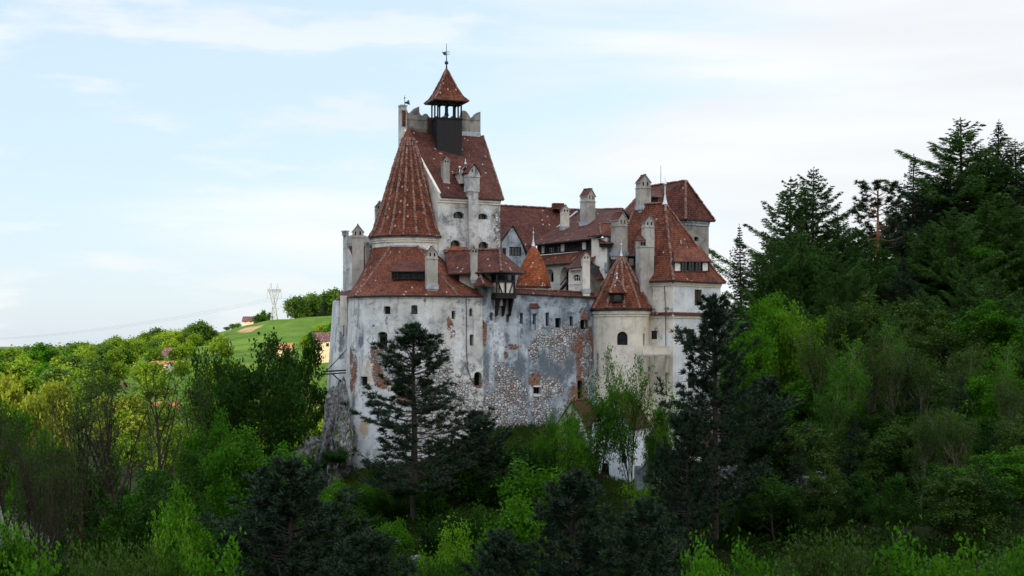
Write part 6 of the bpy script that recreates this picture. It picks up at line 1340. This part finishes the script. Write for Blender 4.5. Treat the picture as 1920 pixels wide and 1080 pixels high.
for px, top, Y, w in ((12, 690, 300, 80), (58, 728, 292, 70), (110, 705, 305, 60), (20, 770, 285, 80)): at_px('fary', 'valley_tree', px, top, Y, 'large sunlit yellow green tree at the left edge of the valley', w, group='yellow trees at the left edge of the valley')
# ---- the woods between the single trees: look-alikes share a label and a group
wr = np.random.default_rng(21)
def wood(spots, kinds, label, group, name, cat='tree', jx=12, jy=6):
    for q in spots:
        px, top, Y, w = q; at_px(kinds[wr.integers(len(kinds))], name, px+wr.uniform(-jx, jx), top+wr.uniform(-14, 14), Y+wr.uniform(-jy, jy), label, w*wr.uniform(.85, 1.2), cat, group)
wood([(1430+i*62, 800-abs(i-3)*6, 188-i*1.5, 130) for i in range(9)]+[(1460+i*75, 870, 166-i, 130) for i in range(6)], ('dense', 'dense2', 'olive2'), 'dark leafy tree in the deep shade low in the right hand wood', 'dark trees low in the right hand wood', 'leafy_tree')
wood([(1560+i*70, 600+((i*37) % 60), 236-i*2, 150) for i in range(6)]+[(1530+i*80, 680+((i*53) % 50), 214-i*2, 150) for i in range(6)], ('olive', 'olive2', 'fresh2', 'dense'), 'leafy tree with a rounded crown in the middle of the right hand wood', 'leafy trees in the middle of the right hand wood', 'leafy_tree')
wood([(1450, 448, 240, 140), (1500, 398, 246, 160), (1560, 448, 240, 150), (1610, 498, 236, 140), (1690, 478, 240, 150), (1745, 418, 248, 160), (1790, 398, 246, 170), (1850, 378, 250, 170), (1900, 358, 252, 170), (1820, 498, 232, 150), (1880, 518, 228, 150), (1720, 538, 230, 140), (1580, 568, 222, 130), (1660, 588, 220, 140)], ('larch', 'larch2', 'larch', 'spruce'), 'green larch among the leafy trees halfway up the right slope', 'larches halfway up the right slope', 'larch_tree')
wood([(1540, 590, 205, 110), (1585, 620, 200, 110), (1625, 600, 204, 120), (1670, 640, 198, 120), (1700, 600, 206, 110), (1745, 650, 196, 120), (1800, 640, 192, 120), (1850, 610, 190, 120), (1900, 700, 180, 120), (1560, 700, 190, 100), (1820, 760, 176, 120), (1730, 760, 180, 110)], ('pale', 'pale2', 'pale'), 'half leafed tree with thin pale branches in the middle of the right hand wood', 'half leafed trees with pale branches on the right', 'leafy_tree')
wood([(1050, 745, 186, 60), (1085, 735, 185, 60), (1100, 790, 180, 60), (1210, 760, 181, 70), (1260, 790, 178, 60), (1025, 800, 184, 60)], ('sapling', 'sapling2'), 'thin sapling in the thicket around the two little gabled houses', 'saplings around the little gabled houses', 'sapling', 'tree', 5, 1)
wood([(1480+i*48, 500-i*12, 262, 110) for i in range(10)], ('dense', 'olive', 'fresh'), 'leafy tree on the upper edge of the right hand wood below the tall conifers', 'leafy trees under the tall hillside conifers', 'leafy_tree')
wood([(1590, 400, 282, 170), (1735, 325, 284, 180), (1845, 270, 286, 190), (1775, 300, 282, 190), (1885, 285, 284, 180), (1675, 380, 284, 170), (1500, 410, 280, 170), (1830, 320, 276, 200), (1705, 390, 274, 170), (1780, 360, 270, 180), (1890, 340, 268, 190), (1630, 430, 272, 160), (1550, 430, 270, 170), (1740, 420, 264, 170)], ('spruce', 'larch', 'larch2', 'spruce2'), 'conifer in the dark row behind the tall hillside conifers', 'back row of hillside conifers', 'spruce_tree')
wood([(130+i*58, 880+((i*41) % 70), 138-((i*7) % 20), 120) for i in range(9)], ('dense', 'dense2', 'fresh', 'olive'), 'dark leafy tree in the shaded wood at the lower left', 'leafy trees in the shaded wood at the lower left', 'leafy_tree')
wood([(20+i*80, 985+((i*31) % 40), 102-((i*5) % 12), 130) for i in range(6)], ('shrub3', 'shrub2', 'shrub3'), 'leafy bush in the tangle along the bottom edge at the left', 'bushes along the bottom edge at the left', 'shrub', 'shrub')
wood([(1300+i*92, 1000+((i*29) % 30), 108-((i*3) % 8), 130) for i in range(7)], ('shrub3', 'shrub2', 'shrub3', 'shrub'), 'leafy bush in the tangle along the bottom edge at the right', 'bushes along the bottom edge at the right', 'shrub', 'shrub')
wood([(665, 905, 176, 60), (700, 890, 181, 70), (690, 935, 168, 80), (735, 905, 176, 70), (745, 955, 163, 80), (815, 900, 172, 80), (850, 880, 178, 80), (890, 870, 181, 80), (930, 880, 178, 80), (900, 930, 162, 80), (830, 950, 158, 70), (730, 1000, 146, 80), (980, 880, 178, 80), (1020, 890, 175, 80), (870, 1000, 138, 80), (1040, 850, 186, 70), (920, 850, 186, 70), (790, 875, 183, 60), (640, 930, 168, 70), (620, 910, 176, 60), (800, 1040, 128, 90), (760, 1050, 122, 90), (870, 1050, 118, 90)], ('shrub3', 'shrub3', 'shrub'), 'dark low bush on the steep slope below the castle wall', 'bushes on the slope below the castle wall', 'shrub', 'shrub', 8, 2)
wood([(1010, 832, 195, 70), (1045, 838, 196, 60), (1075, 840, 192, 70), (980, 835, 193, 60), (1020, 865, 188, 80), (1060, 870, 184, 80), (1098, 850, 190, 50)], ('shrub3', 'shrub'), 'dark bush along the foot of the curtain wall beside the cream gabled house', 'bushes along the foot of the curtain wall', 'shrub', 'shrub', 4, 1)
wood([(1280+i*40, 915+((i*17) % 20), 178-((i*3) % 8), 70) for i in range(12)], ('shrub3', 'shrub2', 'shrub3'), 'dark bush before the low terrace wall and steps', 'bushes before the terrace wall and steps', 'shrub', 'shrub', 10, 3)
# ------------------------------------------------------------------ the valley: trees of the far slopes, one by one
fr = np.random.default_rng(5)
def valley(n, xr, Yr, hr, kinds, label, group, name='valley_tree', rows=None):
    k = 0; guard = 0
    while k < n and guard < n*30:
        guard += 1; px = fr.uniform(*xr); Y = fr.uniform(*Yr); x = (px-960)*Y/F
        if group.startswith('trees on') and False: continue
        if any(abs(x-hx) < hw and -4 < Y-hy < 14 for hx, hy, hw in HOUSES) or any(abs(x-hx) < hw*.8 and hy-45 < Y < hy for hx, hy, hw in HOUSES): continue
        H = fr.uniform(*hr); plant(kinds[fr.integers(len(kinds))], name, x, Y, H, label, 'tree', group, H*fr.uniform(.75, 1.1)); k += 1
HOUSES = []
def far_house(px, base, Y, wpx, hpx, rpx, label, roofc='far_roof_red', wall='far_wall', rz=0.0, deep=9.0, chim=False):
    """gabled house with ridge across the view: wall height hpx, roof height rpx (photo rows)"""
    k = Y/F; x = (px-960)*k; W, Hh, Rr = wpx*k, hpx*k, rpx*k; z = Zat(base, Y); org = np.array((x, Y, z)); HOUSES.append((x, Y, W*.6+2)); root = empty('village_house', org, label, 'house', 'village houses in the valley')
    a = np.array((math.cos(rz), math.sin(rz), 0)); c = np.array((-math.sin(rz), math.cos(rz), 0)); o = org-a*W/2; mb = MB(); g = gz(x, Y)
    mb.obox(o-(0, 0, max(2, z-g+2)), a*W, c*deep, (0, 0, Hh+max(2, z-g+2)), 0)
    for s in (0, 1): mb.face([o+a*W*s+(0, 0, Hh), o+a*W*s+c*deep+(0, 0, Hh), o+a*W*s+c*deep/2+(0, 0, Hh+Rr)], 0)
    mb.build('wall', M[wall], root, org); e = .5; mb = MB()
    for s, v in ((0, -1), (1, 1)): slab(mb, [o-a*e+c*(deep*s+v*e)+(0, 0, Hh-.3), o+a*(W+e)+c*(deep*s+v*e)+(0, 0, Hh-.3), o+a*(W+e)+c*deep/2+(0, 0, Hh+Rr), o-a*e+c*deep/2+(0, 0, Hh+Rr)], .2)
    ro = mb.build('roof', [M[roofc], M['ridge'], M['wood_dark']], root, org)
    n = max(2, int(W/3.2))
    for q in range(n):
        mb = MB(); p = o+a*(W*(q+.5)/n-.6)-c*.04+(0, 0, Hh*.35); mb.obox(p, a*1.2, c*.05, (0, 0, min(1.4, Hh*.45)), 0); mb.build('window', M['glass'], root, org)
    if chim:
        for s in (.25, .5): mb = MB(); mb.cbox(o+a*W*s+c*deep*.5+(0, 0, Hh+Rr-1), .9, .9, 2.2, rz, 0); mb.build('chimney', M['limewash'], ro, org)
M['far_wall'] = flat_mat('warm_house_wall', (.62, .50, .34), .9); M['far_white'] = flat_mat('white_house_wall', (.70, .68, .62), .9); M['far_roof_red'] = tiles('village_red_tiles', (.13, .04, .03), (.24, .075, .05), (.32, .11, .07)); M['far_roof_dark'] = tiles('village_dark_tiles', (.08, .032, .035), (.12, .05, .055), (.17, .07, .07)); M['far_roof_orange'] = tiles('village_orange_tiles', (.30, .09, .035), (.46, .15, .06), (.55, .22, .10))
far_house(51, 682, 720, 23, 5, 12, 'house with a steep dark red roof among the trees at the far left skyline', 'far_roof_dark', rz=.2)
far_house(32, 722, 560, 28, 6, 10, 'small house with a pinkish roof below the dark red one at the far left', 'far_roof_red', rz=-.4, chim=True)
far_house(465, 606, 1050, 21, 4, 9, 'dark red barn on the crest left of the pylon', 'far_roof_dark')
far_house(413, 657, 700, 28, 9, 10, 'house with white chimneys at the left foot of the pylon meadow', 'far_roof_dark', 'far_white', chim=True)
far_house(525, 668, 640, 38, 14, 10, 'orange roofed house half hidden behind the dense dark trees', 'far_roof_orange')
far_house(614, 656, 600, 50, 18, 15, 'cream house with a mauve roof beside the left wall of the castle', 'far_roof_dark', rz=.15)
far_house(312, 672, 640, 26, 6, 14, 'house with a dark red roof above the orange roofs', 'far_roof_dark', 'far_white', rz=-.3)
far_house(296, 692, 560, 30, 7, 8, 'left one of two neighbouring orange roofed houses in the valley', 'far_roof_orange', 'far_white')
far_house(328, 690, 575, 26, 6, 7, 'right one of two neighbouring orange roofed houses in the valley', 'far_roof_orange', 'far_white')
far_house(310, 778, 420, 44, 12, 12, 'red roofed house low in the valley seen through the open branches', 'far_roof_orange', 'far_white', rz=.2)
far_house(205, 735, 480, 36, 10, 10, 'orange roofed house behind the large thinly leaved tree', 'far_roof_orange')
far_house(95, 846, 330, 46, 15, 13, 'white house with an orange roof behind the almost bare stems', 'far_roof_orange', 'far_white', rz=.25)
far_house(45, 938, 178, 125, 9, 42, 'big house with a broad dull red roof behind the stems at the left edge', 'far_roof_red', 'masonry', rz=.15)
far_house(570, 760, 420, 40, 12, 12, 'red roofed house glimpsed under the dense dark trees', 'far_roof_red', rz=-.2)
valley(64, (-30, 640), (285, 420), (6, 10.5), ('far', 'far2', 'far', 'fary', 'far2'), 'sunlit round tree on the valley floor behind the dark foreground trees', 'sunlit trees on the valley floor')
valley(75, (-30, 440), (430, 700), (7, 12), ('far', 'far2', 'far3', 'far', 'farf'), 'sunlit tree on the gentle slope left of the pylon hill', 'sunlit trees on the slope left of the pylon hill')
valley(34, (-40, 170), (440, 740), (8, 13), ('far', 'far2', 'farf', 'far3'), 'sunlit tree in the meadow gap at the far left', 'sunlit trees in the meadow gap at the far left')
valley(60, (-40, 300), (760, 1000), (9, 15), ('far3', 'far', 'far2', 'far3'), 'distant tree in the long skyline row at the far left', 'distant skyline trees at the far left')
valley(26, (300, 385), (800, 960), (7, 13), ('far3', 'far', 'far2'), 'distant tree on the left shoulder of the pylon hill', 'trees on the left shoulder of the pylon hill')
valley(46, (552, 700), (1012, 1090), (15, 24), ('far3', 'farf', 'far', 'far3'), 'tree in the grove on the crest right of the pylon', 'grove on the crest right of the pylon')
valley(16, (560, 640), (700, 800), (6, 9), ('farf', 'far', 'far3'), 'tree at the foot of the pylon meadow beside the castle', 'trees at the foot of the pylon meadow')
for px, top, Y, w in ((345, 628, 860, 26), (375, 598, 850, 48), (358, 606, 865, 34), (396, 614, 855, 30)): at_px('far3', 'valley_tree', px, top, Y, 'round dark tree in the clump on the hill crest left of the meadow', w, group='clump on the hill crest left of the meadow')
for px, top, Y, k, w in ((437, 606, 1010, 'far3', 16), (446, 603, 1015, 'far', 14), (425, 612, 1000, 'far3', 14), (482, 588, 1030, 'far3', 20), (492, 580, 1035, 'farf', 22), (505, 584, 1030, 'far3', 16)): at_px(k, 'valley_tree', px, top, Y, 'small tree on the crest beside the barn and pylon', w, group='small trees on the crest near the pylon')
at_px('spruce', 'spruce_tree', 607, 541, 1010, 'pointed dark spruce on the far crest, left of the castle wall', 24); at_px('spruce', 'spruce_tree', 629, 541, 1000, 'dark spruce on the far crest, half hidden by the castle wall', 22); at_px('spruce2', 'spruce_tree', 637, 542, 1004, 'dark spruce on the far crest closest to the castle wall', 18)

# ------------------------------------------------------------------ pylon and wires
def pylon():
    Y = 1000.0; b = P(514, 604, Y); root = empty('pylon', b, 'steel lattice pylon standing on the green hill meadow', 'pylon'); k = Y/F; m1, m2 = flat_mat('galvanised_steel', (.36, .38, .40), .5, .4, .3), None
    def add(nm, segs, r=.12):
        mb = MB()
        for p, q in segs: mb.bar(b+np.array(p), b+np.array(q), r)
        return mb.build(nm, m1, root, b)
    zw, zt, zp = 27*k*.9, 57*k, 74*k; hw, ww, tw = 7.0*k, 2.6*k, 9.0*k
    def quad(h, z): return [np.array((sx*h, sy*h*.8, z)) for sx, sy in ((-1, -1), (1, -1), (1, 1), (-1, 1))]
    base, waist = quad(hw, -1), quad(ww, zw*1.25)
    for i in range(4):
        j = (i+1) % 4; segs = [(base[i], waist[i])]; n = 4
        for s in range(n):
            p0, p1 = base[i]+(waist[i]-base[i])*s/n, base[i]+(waist[i]-base[i])*(s+1)/n; q0, q1 = base[j]+(waist[j]-base[j])*s/n, base[j]+(waist[j]-base[j])*(s+1)/n
            segs += [(p0, q1), (q0, p1), (p1, q1)]
        add('leg', segs, .24)
    for sx in (-1, 1):
        top = [np.array((sx*tw*.72+dx, dy, zt)) for dx, dy in ((-1.1, -1.2), (1.1, -1.2), (1.1, 1.2), (-1.1, 1.2))]; segs = []; n = 5
        for i in range(4):
            j = (i+1) % 4; segs.append((waist[i], top[i]))
            for s in range(n):
                p0, p1 = waist[i]+(top[i]-waist[i])*s/n, waist[i]+(top[i]-waist[i])*(s+1)/n; q0, q1 = waist[j]+(top[j]-waist[j])*s/n, waist[j]+(top[j]-waist[j])*(s+1)/n; segs += [(p0, q1), (p1, q1)]
        add('fork', segs, .18); pk = np.array((sx*tw*.66, 0, zp)); add('peak', [(t, pk) for t in top]+[(top[0]+(pk-top[0])*.5, top[2]+(pk-top[2])*.5)], .12)
    L = 13.0*k; segs = []
    for y in (-1, 1):
        for z in (zt-.2, zt+1.8): segs.append(((-L, y*1.1, z), (L, y*1.1, z)))
        n = 10
        for s in range(n): xa, xb = -L+2*L*s/n, -L+2*L*(s+1)/n; segs += [((xa, y*1.1, zt-.2), (xb, y*1.1, zt+1.8)), ((xa, y*1.1, zt+1.8), (xb, y*1.1, zt-.2))]
    add('crossarm', segs, .2)
    ends = []
    for x in (-L, 0, L):
        mb = MB(); mb.tube([b+(x, 0, zt-.2), b+(x, 0, zt-4.6)], [.16, .16], 5); mb.build('insulator', m1, root, b); ends.append(b+np.array((x, 0, zt-4.6)))
    for i, e in enumerate(ends):
        for far, lab in ((np.array((-620+i*14, 1180-i*10, 6.0)), 'left'), (np.array((330+i*12, 1120-i*8, 62.0)), 'right')):
            mb = MB(); u = np.linspace(0, 1, 24); mb.tube([e+(far-e)*t-np.array((0, 0, 16*4*t*(1-t)))*(.5 if lab == 'right' else 1) for t in u], .03, 4, 0, False)
            o = mb.build('power_line', M['iron'], None, (0, 0, 0)); tag(o, f'thin sagging power line running {lab} from the pylon across the sky', 'power line', 'power lines on the pylon')
pylon()

# ------------------------------------------------------------------ ground cover: one object nobody could count
def cover():
    r = np.random.default_rng(9); N = 270000; Y = r.uniform(58, 262, N)**1.0; X = (r.uniform(-40, 1960, N)-960)*Y/F
    dens = .35+.65*(Y/262); keep = r.random(N) < dens; X, Y = X[keep], Y[keep]
    cl = vnoise(X, Y, 3.2, 5)+vnoise(X, Y, 11, 6); k2 = cl > -.42; X, Y, cl = X[k2], Y[k2], cl[k2]
    inside = ((X > -24) & (X < 24) & (Y > 203) & (Y < 224)) | (np.hypot(X-BC[0], Y-BC[1]) < 10.4); X, Y, cl = X[~inside], Y[~inside], cl[~inside]
    Z = ground(X, Y); n = len(X); wood = (np.hypot((X+6)/24, (Y-184)/20) > 1); h = np.where(wood, r.uniform(.1, 2.2, n)*(.4+np.clip(cl+.3, 0, 1)), r.uniform(.05, .7, n))
    t = TM(3); t.leaves(np.stack((X, Y, Z+h), 1), np.where(wood, .50, .34)[0] if False else .48, .6, .5); v = np.concatenate(t.lv)
    me = bpy.data.meshes.new('undergrowth'); f = np.arange(len(v)).reshape(-1, 4); me.vertices.add(len(v)); me.vertices.foreach_set('co', v.astype(np.float32).ravel()); me.loops.add(f.size); me.loops.foreach_set('vertex_index', f.astype(np.int32).ravel()); me.polygons.add(len(f)); me.polygons.foreach_set('loop_start', np.arange(0, f.size, 4, dtype=np.int32)); me.materials.append(LEAF['dark']); me.update(calc_edges=True)
    o = bpy.data.objects.new('undergrowth', me); C.objects.link(o); tag(o, 'dark leafy undergrowth covering the wooded slopes', None, None, 'stuff')
    # long grass on the slope under the wall
    N = 42000; X = r.uniform(-34, 30, N); Y = r.uniform(150, 206, N); kk = (np.hypot((X+2)/30, (Y-182)/24) < 1) & ((X+14)**2+(Y-206)**2 > 105) & ~((X > -10) & (Y > 197.0+(X+10)*.466)); X, Y = X[kk], Y[kk]; Z = ground(X, Y); t = TM(4); c = np.stack((X, Y, Z), 1); t.needles(c, np.tile((.1, -.15, 1.0), (len(c), 1)), 4, .75, .05, .35); v = np.concatenate(t.lv)
    me = bpy.data.meshes.new('grass'); f = np.arange(len(v)).reshape(-1, 4); me.vertices.add(len(v)); me.vertices.foreach_set('co', v.astype(np.float32).ravel()); me.loops.add(f.size); me.loops.foreach_set('vertex_index', f.astype(np.int32).ravel()); me.polygons.add(len(f)); me.polygons.foreach_set('loop_start', np.arange(0, f.size, 4, dtype=np.int32)); me.materials.append(leaf_mat('slope_grass', (.020, .045, .006), (.075, .105, .022), .25)); me.update(calc_edges=True)
    o = bpy.data.objects.new('grass', me); C.objects.link(o); tag(o, 'rough grass on the slope below the castle wall', None, None, 'stuff')
cover()
